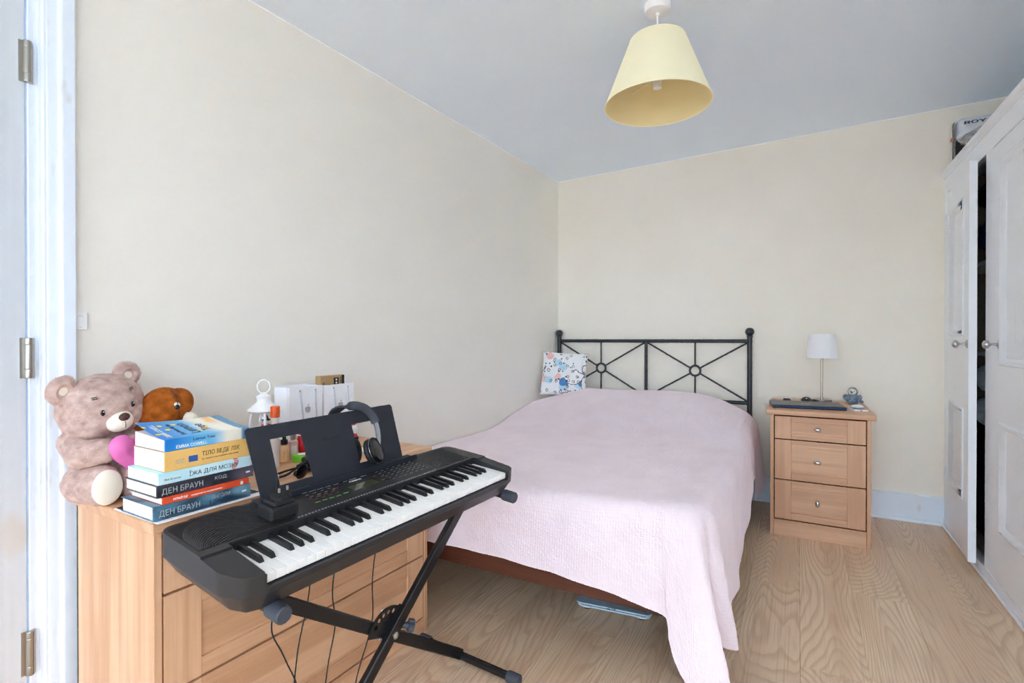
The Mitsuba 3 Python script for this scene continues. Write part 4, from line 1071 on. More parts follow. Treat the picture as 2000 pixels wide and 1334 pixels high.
pep = framed(extr(sg.LineString([(0.176, 0.026), (0.180, 0.018), (0.178, 0.011), (0.172, 0.006)]).buffer(0.0052), 0.0003), np.asarray(fr[0]) - np.asarray(fr[2]) * 0.0009, fr[1], (0, 0, 1), -np.asarray(fr[2]))
put('pepper_print', pep, 'mat_pepper', b)
b, fr, L, H = make_book('thick yellow paperback with dark brown title lettering, second from the top of the book stack', 0.625, 0.826, -1.2430, PZ + 0.1080, PZ + 0.1530, 0.142, 'mat_cover_yellow')
spine_text(b, fr, L, H, 'ТІЛО ВЕДЕ ЛІК', 0.082, 0.022, 0.0105, 'mat_text_brown', 0.092)
spine_text(b, fr, L, H, 'як лишити психотравми в минулому', 0.082, 0.013, 0.0034, 'mat_text_brown', 0.090, name='subtitle')
spine_text(b, fr, L, H, 'БЕССЕЛ', 0.024, 0.020, 0.0040, 'mat_grey_print', 0.018, name='author')
spine_text(b, fr, L, H, 'ВАН ДЕР', 0.024, 0.014, 0.0040, 'mat_grey_print', 0.018, name='author')
put('picture', fbox(fr[0], fr[1], fr[2], (0, 0, 1), (0.052, 0.072, -0.0016, -0.001, 0.013, 0.027), 0), 'mat_cover_back_blue', b)
# top book: paperback whose front cover curls up at its head
b = thing('book', 'blue paperback with a lemon cover and white author lettering, on top of the book stack', 'book', 'books stacked on the chest of drawers')
o = np.array([-1.2450, 0.627, PZ + 0.1533]); ex = np.array([0.03, 1, 0]); ex /= np.linalg.norm(ex); ey = np.array([-1, 0.03, 0]); ey /= np.linalg.norm(ey)
fr = (o, ex, ey, np.array([0, 0, 1.0])); L, H = 0.200, 0.0280
put('pages', framed(trimesh.convex.convex_hull(np.array([(a_, d_, z_) for a_ in (0.0005, L - 0.0005) for d_, z_ in ((0.001, 0.0007), (0.138, 0.0007), (0.001, H - 0.002), (0.05, H - 0.0005), (0.138, H + 0.006))])), *fr), 'mat_page', b)
put('back_cover', framed(box(0, L, 0, 0.139, 0, 0.0008, 0.0002), *fr), 'mat_cover_back_blue', b)
aa, bb = np.meshgrid(np.linspace(0, L, 24), np.linspace(0.0, 0.139, 18), indexing='ij')
curl = (0.015 + 0.013 * (np.clip(1 - aa / L, 0, 1) ** 1.5) + 0.006 * (aa / L) ** 2) * np.clip(bb / 0.139, 0, 1) ** 1.35
g = np.stack([aa, bb, H - 0.0012 + curl], -1)
put('front_cover', framed(sheet(g, 0.0006), *fr), 'mat_cover_lemon', b)
put('spine', framed(box(0, L, -0.0008, 0.0010, 0, H - 0.0006, 0.0006), *fr), 'mat_cover_lemon', b)
spine_text(b, fr, L, H, 'EMMA COWELL', 0.024, 0.0040, 0.0072, 'mat_text_white', 0.070, True, name='author')
spine_text(b, fr, L, H, 'Lemon Tree', 0.062, 0.0165, 0.0062, 'mat_text_navy', 0.050)
def cover_text(s, h, a, bdist, mat, width):
    m = text(s, h, o + ex * a + ey * bdist, ey, -ex, 0.0004, False, width)      # laid on the curled cover
    v = np.asarray(m.vertices) - o
    av, bv = v @ ex, v @ ey
    v = np.asarray(m.vertices).copy()
    v[:, 2] += H - 0.0009 + (0.015 + 0.013 * (np.clip(1 - av / L, 0, 1) ** 1.5) + 0.006 * (av / L) ** 2) * np.clip(bv / 0.139, 0, 1) ** 1.35
    put('cover_lettering', tri(v, m.faces), mat, b)
cover_text('EMMA COWELL', 0.011, 0.026, 0.018, 'mat_text_white', 0.098)
cover_text('The House by the', 0.009, 0.060, 0.022, 'mat_text_navy', 0.09)
cover_text('Lemon', 0.022, 0.094, 0.026, 'mat_text_navy', 0.085)
cover_text('Tree', 0.020, 0.126, 0.036, 'mat_text_navy', 0.058)

# ---------------------------------------------------------------- small things on the chest of drawers
TZ = CHH + 0.0003
lan = thing('lantern', 'white ornamental lantern with a ring handle and a snowman inside', 'lantern')
lx, ly = -1.520, 1.066
put('base', lathe([(0, 0), (0.044, 0), (0.044, 0.010), (0.040, 0.016), (0, 0.016)], 32, (lx, ly, TZ)), 'mat_white', lan, 35)
for k in range(4):
    t0 = math.radians(90 * k + 60)
    pr_ = [(0.040, 0.014), (0.041, 0.06), (0.042, 0.11), (0.040, 0.150), (0.034, 0.172)]
    pts = spline([(lx + r * math.cos(t0), ly + r * math.sin(t0), TZ + z) for r, z in pr_], 16)
    put('frame_bar', tube(pts, 0.0042, 8), 'mat_white', lan, True)
put('glass', lathe([(0.036, 0.017), (0.037, 0.06), (0.038, 0.11), (0.036, 0.150), (0.031, 0.168)], 32, (lx, ly, TZ)), 'mat_clear', lan, True)
put('roof', lathe([(0.030, 0.168), (0.046, 0.172), (0.049, 0.176), (0.046, 0.181), (0.034, 0.192), (0.024, 0.200), (0.021, 0.206), (0.021, 0.216), (0.0235, 0.219), (0.0235, 0.222), (0.012, 0.228), (0.006, 0.234), (0, 0.235)], 36, (lx, ly, TZ)), 'mat_white', lan, 40)
ringv = np.array([0.55, 0.83, 0])
put('ring_handle', tube([np.array([lx, ly, TZ + 0.253]) + 0.019 * (ringv * math.cos(t) + np.array([0, 0, 1]) * 1.15 * math.sin(t)) for t in np.linspace(0, 2 * math.pi, 41)], 0.0026, 8, caps=False), 'mat_white', lan, True)
M('mat_green', (42, 132, 62), 0.6); M('mat_red', (200, 32, 44), 0.45); M('mat_orange_cap', (226, 92, 34), 0.35)
sm = thing('snowman', 'tiny snowman figure with a black hat and red scarf inside the white lantern', 'figurine')
sx, sy, sz = lx + 0.006, ly + 0.004, TZ + 0.0165
put('body', cat(ellipsoid((sx, sy, sz + 0.040), (0.020, 0.020, 0.040), n=2), ellipsoid((sx, sy, sz + 0.092), (0.015, 0.015, 0.022), n=2), ellipsoid((sx, sy, sz + 0.122), (0.0095,) * 3, n=2)), 'mat_white', sm, True)
put('hat', lathe([(0, 0.127), (0.013, 0.127), (0.012, 0.1295), (0.007, 0.132), (0.003, 0.143), (0, 0.145)], 18, (sx, sy, sz)), 'mat_black_matte', sm, 35)
put('scarf', cat(tube([(sx + 0.012 * math.cos(t), sy + 0.012 * math.sin(t), sz + 0.110) for t in np.linspace(0, 2 * math.pi, 25)], 0.0036, 7, caps=False), ellipsoid((sx + 0.006, sy + 0.018, sz + 0.100), (0.006, 0.014, 0.008), R('x', 25), 2)), 'mat_red', sm, True)
put('bush', cat(*[ellipsoid((sx + 0.013, sy - 0.012 + 0.006 * k, sz + 0.080 + 0.010 * (k % 2)), (0.008, 0.008, 0.012), n=2) for k in range(3)]), 'mat_green', sm, True)

M('mat_clear_plastic', (226, 214, 206), 0.15, spec=0.6)
bt = thing('bottle', 'slim clear bottle with an orange cap between the lantern and a gift bag', 'bottle')
put('body', lathe([(0, 0), (0.0115, 0), (0.0125, 0.002), (0.0125, 0.128), (0.0105, 0.132), (0.0105, 0.160), (0, 0.160)], 28, (-1.447, 1.054, TZ)), 'mat_clear_plastic', bt, 35)
put('cap', lathe([(0.0125, 0.160), (0.0140, 0.161), (0.0140, 0.193), (0.013, 0.195), (0, 0.195)], 28, (-1.447, 1.054, TZ)), 'mat_orange_cap', bt, 35, label='bright orange cap')

# two white gift bags
def apple(h):
    a = sg.Point(-0.26, 0.02).buffer(0.40).union(sg.Point(0.24, 0.02).buffer(0.40)).union(sg.Polygon([(-0.62, -0.05), (0.60, -0.05), (0.34, -0.60), (0.12, -0.66), (0, -0.61), (-0.12, -0.66), (-0.36, -0.60)]).buffer(0.03))
    a = a.difference(sg.Point(0.78, 0.10).buffer(0.27)).difference(sg.Point(0, 0.52).buffer(0.13))
    leaf = sg.Point(0.16, 0.50).buffer(0.30).intersection(sg.Point(-0.06 + 0.0, 0.78).buffer(0.30)).difference(sg.Point(9, 9).buffer(0.1))
    return affinity.scale(a.union(affinity.translate(leaf, 0.02, 0.06)), h / 1.5, h / 1.5, origin=(0, 0))
M('mat_rope', (196, 200, 206), 0.8)
def gift_bag(label, o, ang, w, d, h, lip):
    g = thing('gift_bag', label, 'gift bag', 'white gift bags by the wall')
    c, s = math.cos(math.radians(ang)), math.sin(math.radians(ang))
    ex, ey = np.array([-s, c, 0]), np.array([-c, -s, 0])            # ex along the front (towards +y), ey to the back
    fr = (np.asarray(o, float), ex, ey, np.array([0, 0, 1.0]))
    t = 0.0008
    walls = [box(0, w, 0, t, 0, h, 0), box(0, w, d - t, d, 0, h + 0.003, 0), box(0, w, 0, d, 0, t, 0)]
    def gus(x0, sgn):
        p = np.array([[x0, 0, 0], [x0 + sgn * 0.000, d / 2, 0], [x0, d, 0], [x0, 0, h], [x0 + sgn * 0.016, d / 2, h], [x0, d, h]])
        q = p.copy(); q[:, 0] += sgn * t
        v = np.vstack([p, q])
        f = [[0, 1, 4], [0, 4, 3], [1, 2, 5], [1, 5, 4], [6, 10, 7], [6, 9, 10], [7, 11, 8], [7, 10, 11], [3, 4, 10], [3, 10, 9], [4, 5, 11], [4, 11, 10]]
        return tri(v, f)
    body = cat(*walls, gus(0, 1), gus(w, -1))
    put('body', framed(body, *fr), 'mat_white_paper', g)
    put('emblem', framed(framed(extr(apple(0.030), 0.0004), (w * 0.54, -0.0003, h * 0.66), (1, 0, 0), (0, 0, 1), (0, -1, 0)), *fr), 'mat_grey_print', g, label='small grey apple emblem')
    pts = [(w * 0.30, -0.002, h * 0.93), (w * 0.31, -0.004, h * 0.80), (w * 0.36, -0.005, h * 0.58), (w * 0.45, -0.006, h * 0.36), (w * 0.60, -0.006, h * 0.30), (w * 0.74, -0.006, h * 0.40), (w * 0.78, -0.005, h * 0.60), (w * 0.765, -0.004, h * 0.80), (w * 0.78, -0.002, h * 0.93)]
    put('handle', framed(tube(spline(pts, 50), 0.0027, 8), *fr), 'mat_rope', g, True, label='grey rope handle')
    for x in (0.30, 0.78):
        put('eyelet', framed(lathe_axis([(0, 0), (0.004, 0), (0.004, 0.001), (0, 0.001)], (w * x, 0, h * 0.94), (w * x, -0.01, h * 0.94), 16), *fr), 'mat_nickel', g)
    return g
gift_bag('white paper gift bag nearer the lantern, with grey rope handle and apple emblem', (-1.545, 1.183, TZ), 2, 0.144, 0.080, 0.236, 0)
gift_bag('white paper gift bag standing further right with a brown card box in it', (-1.550, 1.336, TZ), 2, 0.152, 0.075, 0.234, 0)
M('mat_kraft', (176, 142, 98), 0.7)
kx = thing('card_box', 'brown cardboard box standing in the right-hand gift bag', 'box')
put('body', box(-1.610, -1.580, 1.345, 1.460, TZ + 0.01, 0.965, 0.001), 'mat_kraft', kx)
put('band', cat(box(-1.5802, -1.5794, 1.448, 1.4603, TZ + 0.01, 0.9652, 0)), 'mat_text_black', kx)
put('label_patch', box(-1.5802, -1.5792, 1.408, 1.432, 0.915, 0.956, 0), 'mat_text_black', kx)
for z in (0.936, 0.948):
    put('diamond', framed(extr(sg.Polygon([(-0.005, 0), (0, -0.005), (0.005, 0), (0, 0.005)]), 0.0004), (-1.5793, 1.420, z), (0, 1, 0), (0, 0, 1), (1, 0, 0)), 'mat_text_white', kx)
put('lettering', cat(text('Lou', 0.010, (-1.5798, 1.439, 0.957), (0, 0, -1), (0, 1, 0), 0.0006, True), text('baby', 0.006, (-1.5798, 1.356, 0.940), (0, 0, -1), (0, 1, 0), 0.0006, True)), 'mat_text_black', kx)

# cosmetics
M('mat_amber', (226, 178, 132), 0.1, spec=0.6); M('mat_rose_glass', (214, 172, 170), 0.08, spec=0.7); M('mat_pale_label', (232, 222, 212), 0.4)
M('mat_gold_print', (196, 160, 84), 0.4); M('mat_lime', (120, 206, 44), 0.4)
d = thing('dropper_bottle', 'small amber serum bottle with a black dropper top', 'bottle')
dx_, dy_ = -1.490, 1.119
put('body', lathe([(0, 0), (0.0150, 0), (0.0165, 0.002), (0.0165, 0.044), (0.0130, 0.053), (0.0075, 0.057), (0.0075, 0.062), (0, 0.062)], 28, (dx_, dy_, TZ)), 'mat_amber', d, 35)
put('collar', lathe([(0, 0.058), (0.0105, 0.058), (0.0110, 0.060), (0.0110, 0.072), (0.0095, 0.074), (0, 0.074)], 24, (dx_, dy_, TZ)), 'mat_black_gloss', d, 35)
put('bulb', lathe([(0.006, 0.073), (0.0058, 0.090), (0.0045, 0.097), (0, 0.0985)], 20, (dx_, dy_, TZ)), 'mat_black_gloss', d, 35)
put('print', cat(*[rotz(box(dx_ + 0.0164, dx_ + 0.0168, dy_ - 0.009 + 0.006 * i, dy_ - 0.0055 + 0.006 * i, TZ + 0.018 + 0.008 * j, TZ + 0.022 + 0.008 * j, 0), -12 + 12 * i, (dx_, dy_, 0)) for i in range(3) for j in range(3)]), 'mat_gold_print', d, kind='stuff')
def perfume(label, x, y, w, dp, h, capmat, body, ang):
    p = thing('perfume_bottle', label, 'perfume bottle', 'perfume bottles behind the music rest')
    put('body', rotz(box(x - dp / 2, x + dp / 2, y - w / 2, y + w / 2, TZ, TZ + h, 0.004), ang, (x, y, 0)), body, p)
    put('label', rotz(box(x + dp / 2, x + dp / 2 + 0.0005, y - w * 0.28, y + w * 0.28, TZ + h * 0.25, TZ + h * 0.72, 0), ang, (x, y, 0)), 'mat_pale_label', p)
    put('cap', lathe([(0.006, h), (0.006, h + 0.003), (0.009, h + 0.004), (0.009, h + 0.021), (0, h + 0.022)], 20, (x, y, TZ)), capmat, p, 35)
perfume('square rose-tinted perfume bottle right behind the dropper bottle, white label', -1.510, 1.168, 0.030, 0.024, 0.062, 'mat_nickel', 'mat_rose_glass', -20)
perfume('slim rose-tinted perfume bottle left of the dropper bottle', -1.500, 1.088, 0.026, 0.020, 0.058, 'mat_nickel', 'mat_rose_glass', -10)
perfume('small pink perfume bottle just behind the amber dropper bottle', -1.523, 1.128, 0.022, 0.020, 0.050, 'mat_clear_plastic', 'mat_rose_glass', 0)
rp = thing('red_pouch', 'glittery red gift pouch standing behind the green tin', 'pouch')
rm = blend([ellM((-1.512, 1.212, TZ + 0.045), (0.018, 0.022, 0.046)), ellM((-1.512, 1.212, TZ + 0.082), (0.012, 0.019, 0.022))], 0.006, 5)
v = np.asarray(rm.vertices); v[:, 2] = np.maximum(v[:, 2], TZ)
put('body', tri(v, rm.faces), 'mat_red', rp, True)
put('tie', tube([(-1.512 + 0.0155 * math.cos(t), 1.212 + 0.021 * math.sin(t), TZ + 0.074) for t in np.linspace(0, 2 * math.pi, 30)], 0.002, 6, caps=False), 'mat_white', rp, True)
sa = thing('santa_figure', 'red and white Santa figurine seen through the right window of the music rest', 'figurine')
fx_, fy_ = -1.440, 1.365
put('body', lathe([(0, 0), (0.024, 0), (0.026, 0.010), (0.022, 0.050), (0.014, 0.078), (0, 0.080)], 28, (fx_, fy_, TZ)), 'mat_red', sa, True)
put('beard', ellipsoid((fx_ + 0.012, fy_ + 0.004, TZ + 0.074), (0.012, 0.014, 0.018), None, 3), 'mat_white', sa, True)
put('head', ellipsoid((fx_, fy_, TZ + 0.088), (0.014,) * 3, None, 3), 'mat_cream_plush', sa, True)
put('hat', lathe([(0.016, 0.092), (0.014, 0.100), (0.008, 0.120), (0.002, 0.132), (0, 0.133)], 24, (fx_, fy_, TZ)), 'mat_red', sa, True)
put('belt', lathe([(0.0245, 0.036), (0.0262, 0.038), (0.0255, 0.046), (0.0235, 0.048)], 28, (fx_, fy_, TZ), closed=True), 'mat_black_matte', sa)
tn = thing('tin', 'small round lime green and white tin', 'tin')
tx_, ty_ = -1.455, 1.158
put('base', lathe([(0, 0), (0.026, 0), (0.028, 0.002), (0.028, 0.010), (0, 0.010)], 36, (tx_, ty_, TZ)), 'mat_lime', tn, 35)
put('lid', lathe([(0, 0.0105), (0.0288, 0.0105), (0.029, 0.017), (0.026, 0.021), (0, 0.0225)], 36, (tx_, ty_, TZ)), 'mat_lime', tn, 35)
put('lid_label', lathe([(0, 0.0228), (0.018, 0.0226), (0.018, 0.0222), (0, 0.0222)], 30, (tx_ + 0.003, ty_ + 0.005, TZ)), 'mat_white', tn)
# black charger with its lead, sunglasses, sheet of paper, chain
cg = thing('charger', 'black mains charger with lead behind the left window of the music rest', 'charger')
put('case', rotz(cat(box(-1.352, -1.306, 1.070, 1.135, TZ + 0.003, TZ + 0.042, 0.006), ellipsoid((-1.345, 1.13, TZ + 0.044), (0.024, 0.032, 0.022), n=3)), 14, (-1.33, 1.1, 0)), 'mat_black_plastic', cg, 40)
put('strain_relief', lathe_axis([(0, 0), (0.011, 0), (0.009, 0.02), (0.0055, 0.042), (0, 0.042)], (-1.318, 1.074, TZ + 0.026), (-1.306, 0.98, TZ + 0.022), 16), 'mat_black_matte', cg, 35)
put('lead', tube(spline([(-1.316, 1.06, TZ + 0.024), (-1.315, 1.010, TZ + 0.012), (-1.316, 0.975, TZ + 0.006), (-1.330, 0.965, TZ + 0.005), (-1.350, 0.985, TZ + 0.005), (-1.362, 1.040, TZ + 0.006), (-1.372, 1.10, TZ + 0.006)], 50), 0.0032, 8), 'mat_black_matte', cg, True)
put('cable_tie', tube([(-1.322 + 0.006 * math.cos(t), 0.969, TZ + 0.0085 + 0.006 * math.sin(t)) for t in np.linspace(0, 2 * math.pi, 20)], 0.0018, 6, caps=False), 'mat_white', cg, True)
sgl = thing('sunglasses', 'black sunglasses folded on the chest behind the music rest', 'sunglasses')
put('lens', ellipsoid((-1.268, 1.012, TZ + 0.020), (0.004, 0.026, 0.019), R('z', 8) @ R('x', 20), 3), 'mat_black_gloss', sgl, True)
put('lens', ellipsoid((-1.272, 1.076, TZ + 0.020), (0.004, 0.026, 0.019), R('z', 2), 3), 'mat_black_gloss', sgl, True)
put('bridge', rod((-1.269, 1.034, TZ + 0.026), (-1.271, 1.054, TZ + 0.026), 0.003, 8), 'mat_black_matte', sgl)
put('temple', tube(spline([(-1.266, 0.988, TZ + 0.026), (-1.285, 1.00, TZ + 0.010), (-1.300, 1.04, TZ + 0.005), (-1.302, 1.10, TZ + 0.0045)], 30), 0.0030, 7), 'mat_black_matte', sgl, True)
pl = thing('papers', 'white printed papers on the right end of the chest of drawers', 'papers')
put('sheet', fbox((-1.290, 1.350, TZ), (0.03, 1, 0), (-1, 0.03, 0), (0, 0, 1), (0, 0.095, 0, 0.13, 0, 0.003), 0.0003), 'mat_white_paper', pl)
put('sheet', fbox((-1.296, 1.360, TZ + 0.0031), (0.10, 0.995, 0), (-0.995, 0.10, 0), (0, 0, 1), (0, 0.080, 0, 0.11, 0, 0.002), 0.0003), 'mat_white_paper', pl)
put('print', cat(*[fbox((-1.296, 1.360, TZ + 0.0051), (0.10, 0.995, 0), (-0.995, 0.10, 0), (0, 0, 1), (0.008, 0.03 + 0.03 * (i % 2), 0.01 + 0.012 * i, 0.014 + 0.012 * i, 0, 0.0002), 0) for i in range(8)]), 'mat_text_black', pl, kind='stuff')
chn = thing('necklace', 'dark beaded necklace bunched beside the right end of the music rest', 'necklace')
q = spline([(-1.252, 1.345, TZ + 0.004), (-1.262, 1.372, TZ + 0.010), (-1.275, 1.360, TZ + 0.016), (-1.268, 1.340, TZ + 0.012), (-1.255, 1.355, TZ + 0.020), (-1.270, 1.378, TZ + 0.004)], 40)
put('bead', cat(*[ellipsoid(p, (0.0028,) * 3, n=1) for p in q]), 'mat_black_gloss', chn, True, kind='stuff')

# ---------------------------------------------------------------- things on the bedside cabinet
NZ = NH + 0.0003
lamp = thing('table_lamp', 'small table lamp with a white shade and nickel stem on the bedside cabinet', 'table lamp')
ax, ay = 0.132, 3.745
put('base', lathe([(0, 0), (0.054, 0), (0.055, 0.002), (0.055, 0.022), (0.053, 0.0245), (0.010, 0.0255), (0, 0.0255)], 40, (ax, ay, NZ)), 'mat_nickel', lamp, 35)
put('stem', lathe([(0.0095, 0.0255), (0.0095, 0.034), (0.0068, 0.036), (0.0068, 0.33), (0.011, 0.332), (0.011, 0.36), (0, 0.36)], 24, (ax, ay, NZ)), 'mat_nickel', lamp, 35)
M('mat_shade_white', None, 0) if False else None
scene['mat_shade_white'] = {'type': 'principledthin', 'base_color': rgb((240, 242, 246)), 'roughness': 0.8, 'diff_trans': 0.5, 'specular': 0.1} if False else {'type': 'twosided', 'bsdf': {'type': 'principled', 'base_color': rgb((242, 243, 246)), 'roughness': 0.85, 'specular': 0.2}}
def shade(z0, z1, r0, r1, t, c):
    return lathe([(r0, z0), (r1, z1), (r1 - t, z1), (r0 - t, z0)], 64, c, closed=True)
sh = put('shade', shade(0.281, 0.430, 0.0865, 0.0715, 0.0018, (ax, ay, NZ)), 'mat_shade_white', lamp, 35, label='white drum shade')
put('spider', cat(*[rod((ax + 0.009 * math.cos(t), ay + 0.009 * math.sin(t), NZ + 0.345), (ax + 0.0785 * math.cos(t), ay + 0.0785 * math.sin(t), NZ + 0.345), 0.0015, 8) for t in np.radians([10, 130, 250])]), 'mat_nickel', lamp)
bulb_ = put('bulb', ellipsoid((ax, ay, NZ + 0.385), (0.02, 0.02, 0.027), n=3), 'mat_white', lamp, True)
lp = thing('laptop', 'closed dark laptop lying at the front of the bedside cabinet', 'laptop')
LO, LX, LY = np.array([-0.128, 3.345, NZ]), np.array([0.9935, 0.114, 0]), np.array([-0.114, 0.9935, 0])
lf = lambda a, r: fbox(LO, LX, LY, (0, 0, 1), a, r)
M('mat_laptop', (64, 66, 70), 0.35, spec=0.5); M('mat_laptop_side', (38, 66, 112), 0.3, spec=0.5)
put('base', lf((0, 0.372, 0, 0.25, 0.0025, 0.0125), 0.004), 'mat_laptop_side', lp)
put('lid', lf((0.0005, 0.3715, 0.001, 0.2495, 0.0130, 0.0195), 0.0025), 'mat_laptop', lp)
put('foot', cat(*[lf((x, x + 0.02, y, y + 0.006, 0, 0.003), 0.001) for x in (0.02, 0.33) for y in (0.02, 0.22)]), 'mat_black_matte', lp)
put('lettering', framed(text('VAIO', 0.012, (0.16, 0.115, 0.0195), (1, 0, 0), (0, 1, 0), 0.0003, True, 0.045), LO, LX, LY, (0, 0, 1)), 'mat_chrome', lp)
ms_ = thing('computer_mouse', 'black computer mouse behind the laptop', 'computer mouse')
mm = trimesh.convex.convex_hull(np.vstack([np.asarray(ellipsoid((0.048, 3.70, NZ + 0.012), (0.030, 0.050, 0.026), n=3).vertices).clip(min=[-9, -9, NZ + 0.001])]))
put('body', mm, 'mat_black_plastic', ms_, 40)
put('wheel', lathe_axis([(0, 0), (0.006, 0), (0.006, 0.006), (0, 0.006)], (0.045, 3.664, NZ + 0.029), (0.051, 3.664, NZ + 0.029), 18), 'mat_chrome', ms_)
ky = thing('keys', 'small bunch of keys with a dark fob left behind the laptop', 'keys')
put('ring', tube([(-0.085 + 0.013 * math.cos(t), 3.70 + 0.013 * math.sin(t), NZ + 0.006) for t in np.linspace(0, 2 * math.pi, 30)], 0.0012, 6, caps=False), 'mat_chrome', ky, True)
put('key', cat(box(-0.115, -0.075, 3.712, 3.717, NZ + 0.004, NZ + 0.0065, 0.0005), lathe([(0, 0), (0.010, 0), (0.010, 0.0024), (0, 0.0024)], 20, (-0.075, 3.7145, NZ + 0.004))), 'mat_nickel', ky)
put('fob', ellipsoid((-0.055, 3.695, NZ + 0.012), (0.017, 0.014, 0.011), n=3), 'mat_nose_brown', ky, True)
put('fob', ellipsoid((-0.070, 3.690, NZ + 0.013), (0.011, 0.009, 0.011), n=3), 'mat_black_gloss', ky, True)
pg = thing('penguin_toy', 'little fluffy grey plush penguin sitting at the back of the bedside cabinet', 'plush toy')
M('mat_grey_fur', mikit.proc(f_fur((96, 116, 140), (178, 194, 210), 90.0)), 0.95, spec=0.1)
gx, gy = 0.292, 3.735
gb = blend([ellM((gx, gy, NZ + 0.034), (0.034, 0.036, 0.036)), ellM((gx + 0.001, gy - 0.004, NZ + 0.080), (0.024, 0.024, 0.025)), ellM((gx - 0.032, gy - 0.004, NZ + 0.042), (0.014, 0.012, 0.020), R('y', -30)), ellM((gx + 0.032, gy - 0.004, NZ + 0.042), (0.014, 0.012, 0.020), R('y', 30)), ellM((gx + 0.045, gy, NZ + 0.02), (0.010, 0.01, 0.008))], 0.005, 5)
v = np.asarray(gb.vertices); v[:, 2] = np.maximum(v[:, 2], NZ)
gb = tri(v, gb.faces)
put('body', gb, 'mat_grey_fur', pg, True)
put('fur', fur(gb, 9000, 0.008, 0.0005, 12, mask=lambda p: (p[:, 2] > NZ + 0.004) & ~((p[:, 1] < gy - 0.012) & (np.hypot(p[:, 0] - gx, p[:, 2] - NZ - 0.080) < 0.020))), 'mat_grey_fur', pg, kind='stuff')
put('face', ellipsoid((gx - 0.001, gy - 0.014, NZ + 0.080), (0.0205, 0.0175, 0.0195), None, 3), 'mat_cream_plush', pg, True, label='white face')
put('beak', lathe_axis([(0, 0), (0.0055, 0), (0.003, 0.005), (0, 0.009)], (gx - 0.006, gy - 0.030, NZ + 0.077), (gx - 0.010, gy - 0.040, NZ + 0.074), 14), 'mat_nose_brown', pg, 40)
for x in (-0.011, 0.008):
    put('eye', ellipsoid((gx + x - 0.001, gy - 0.0295, NZ + 0.084), (0.0028, 0.0022, 0.0028), None, 2), 'mat_eye_black', pg, True)
ph = thing('smartphone', 'white smartphone lying at the front right of the bedside cabinet', 'smartphone')
pf = lambda m: framed(m, (0.272, 3.395, NZ), (0.985, 0.17, 0), (-0.17, 0.985, 0), (0, 0, 1))
put('body', pf(extr(rrect(0, 0.070, 0, 0.142, 0.010), 0.0075)), 'mat_white', ph, 40)
put('screen', pf(extr(rrect(0.003, 0.067, 0.016, 0.126, 0.002), 0.0003, 0.0075)), 'mat_grey_print', ph)
put('home_button', pf(lathe([(0, 0.0075), (0.0055, 0.0075), (0.0055, 0.0078), (0, 0.0078)], 24, (0.035, 0.008, 0))), 'mat_nickel', ph)
put('port', pf(cat(box(0.030, 0.040, -0.0003, 0.0005, 0.0025, 0.0050, 0), box(0.014, 0.020, -0.0003, 0.0005, 0.003, 0.0045, 0))), 'mat_black_matte', ph)
eb = thing('earbud_case', 'white earbud charging case resting on the smartphone', 'earbud case')
put('body', pf(move(blend([ellM((0.036, 0.075, 0.0185), (0.030, 0.023, 0.0105))], 0.005, 4), (0, 0, 0))), 'mat_white', eb, True)
put('seam', pf(tube([(0.036 + 0.0302 * math.cos(t), 0.075 + 0.0232 * math.sin(t), 0.0185) for t in np.linspace(0, 2 * math.pi, 50)], 0.0005, 5, caps=False)), 'mat_grey_print', eb, True)

# ---------------------------------------------------------------- cushion on the bed
def f_cush(p, n, uv):
    a, b = uv.x * 1.0, uv.y * 1.0
    c = mi.Color3f(lin((240, 241, 243)))
    def blobs(k, s, thr, frac, col, c):
        wx, wy = a * k + 0.30 * (fbm(a * k * 2.2, b * k * 2.2, s, 2) - 0.5) + s, b * k + 0.30 * (fbm(a * k * 2.2 + 9, b * k * 2.2, s, 2) - 0.5) + s * 1.7
        d, d2, w = voronoi(wx, wy)
        return mix(c, lin(col), dr.select((d < thr) & (w < frac), 1.0, 0.0))
    c = blobs(13.0, 3.3, 0.36, 0.30, (240, 196, 190), c)
    c = blobs(12.0, 7.1, 0.36, 0.28, (190, 222, 238), c)
    c = blobs(10.0, 1.9, 0.30, 0.16, (86, 142, 196), c)
    # outlined animals
    k, s = 8.5, 5.5
    wx, wy = a * k + 0.55 * (fbm(a * k * 1.8, b * k * 1.8, s, 2) - 0.5) + s, b * k + 0.55 * (fbm(a * k * 1.8 + 9, b * k * 1.8, s, 2) - 0.5)
    d, d2, w = voronoi(wx, wy)
    c = mix(c, lin((246, 246, 246)), dr.select((d < 0.38) & (w < 0.45), 1.0, 0.0))
    c = mix(c, lin((44, 46, 54)), dr.select((dr.abs(d - 0.38) < 0.022) & (w < 0.45), 1.0, 0.0))
    c = blobs(30.0, 4.4, 0.17, 0.30, (36, 38, 46), c)
    d, d2, w = voronoi(a * 26 + 2, b * 26 + 6)
    c = mix(c, lin((120, 122, 130)), dr.select((dr.abs(d - 0.22) < 0.06) & (w > 0.62), 1.0, 0.0))
    return c
M('mat_cushion', mikit.proc(f_cush), 0.85, spec=0.15)
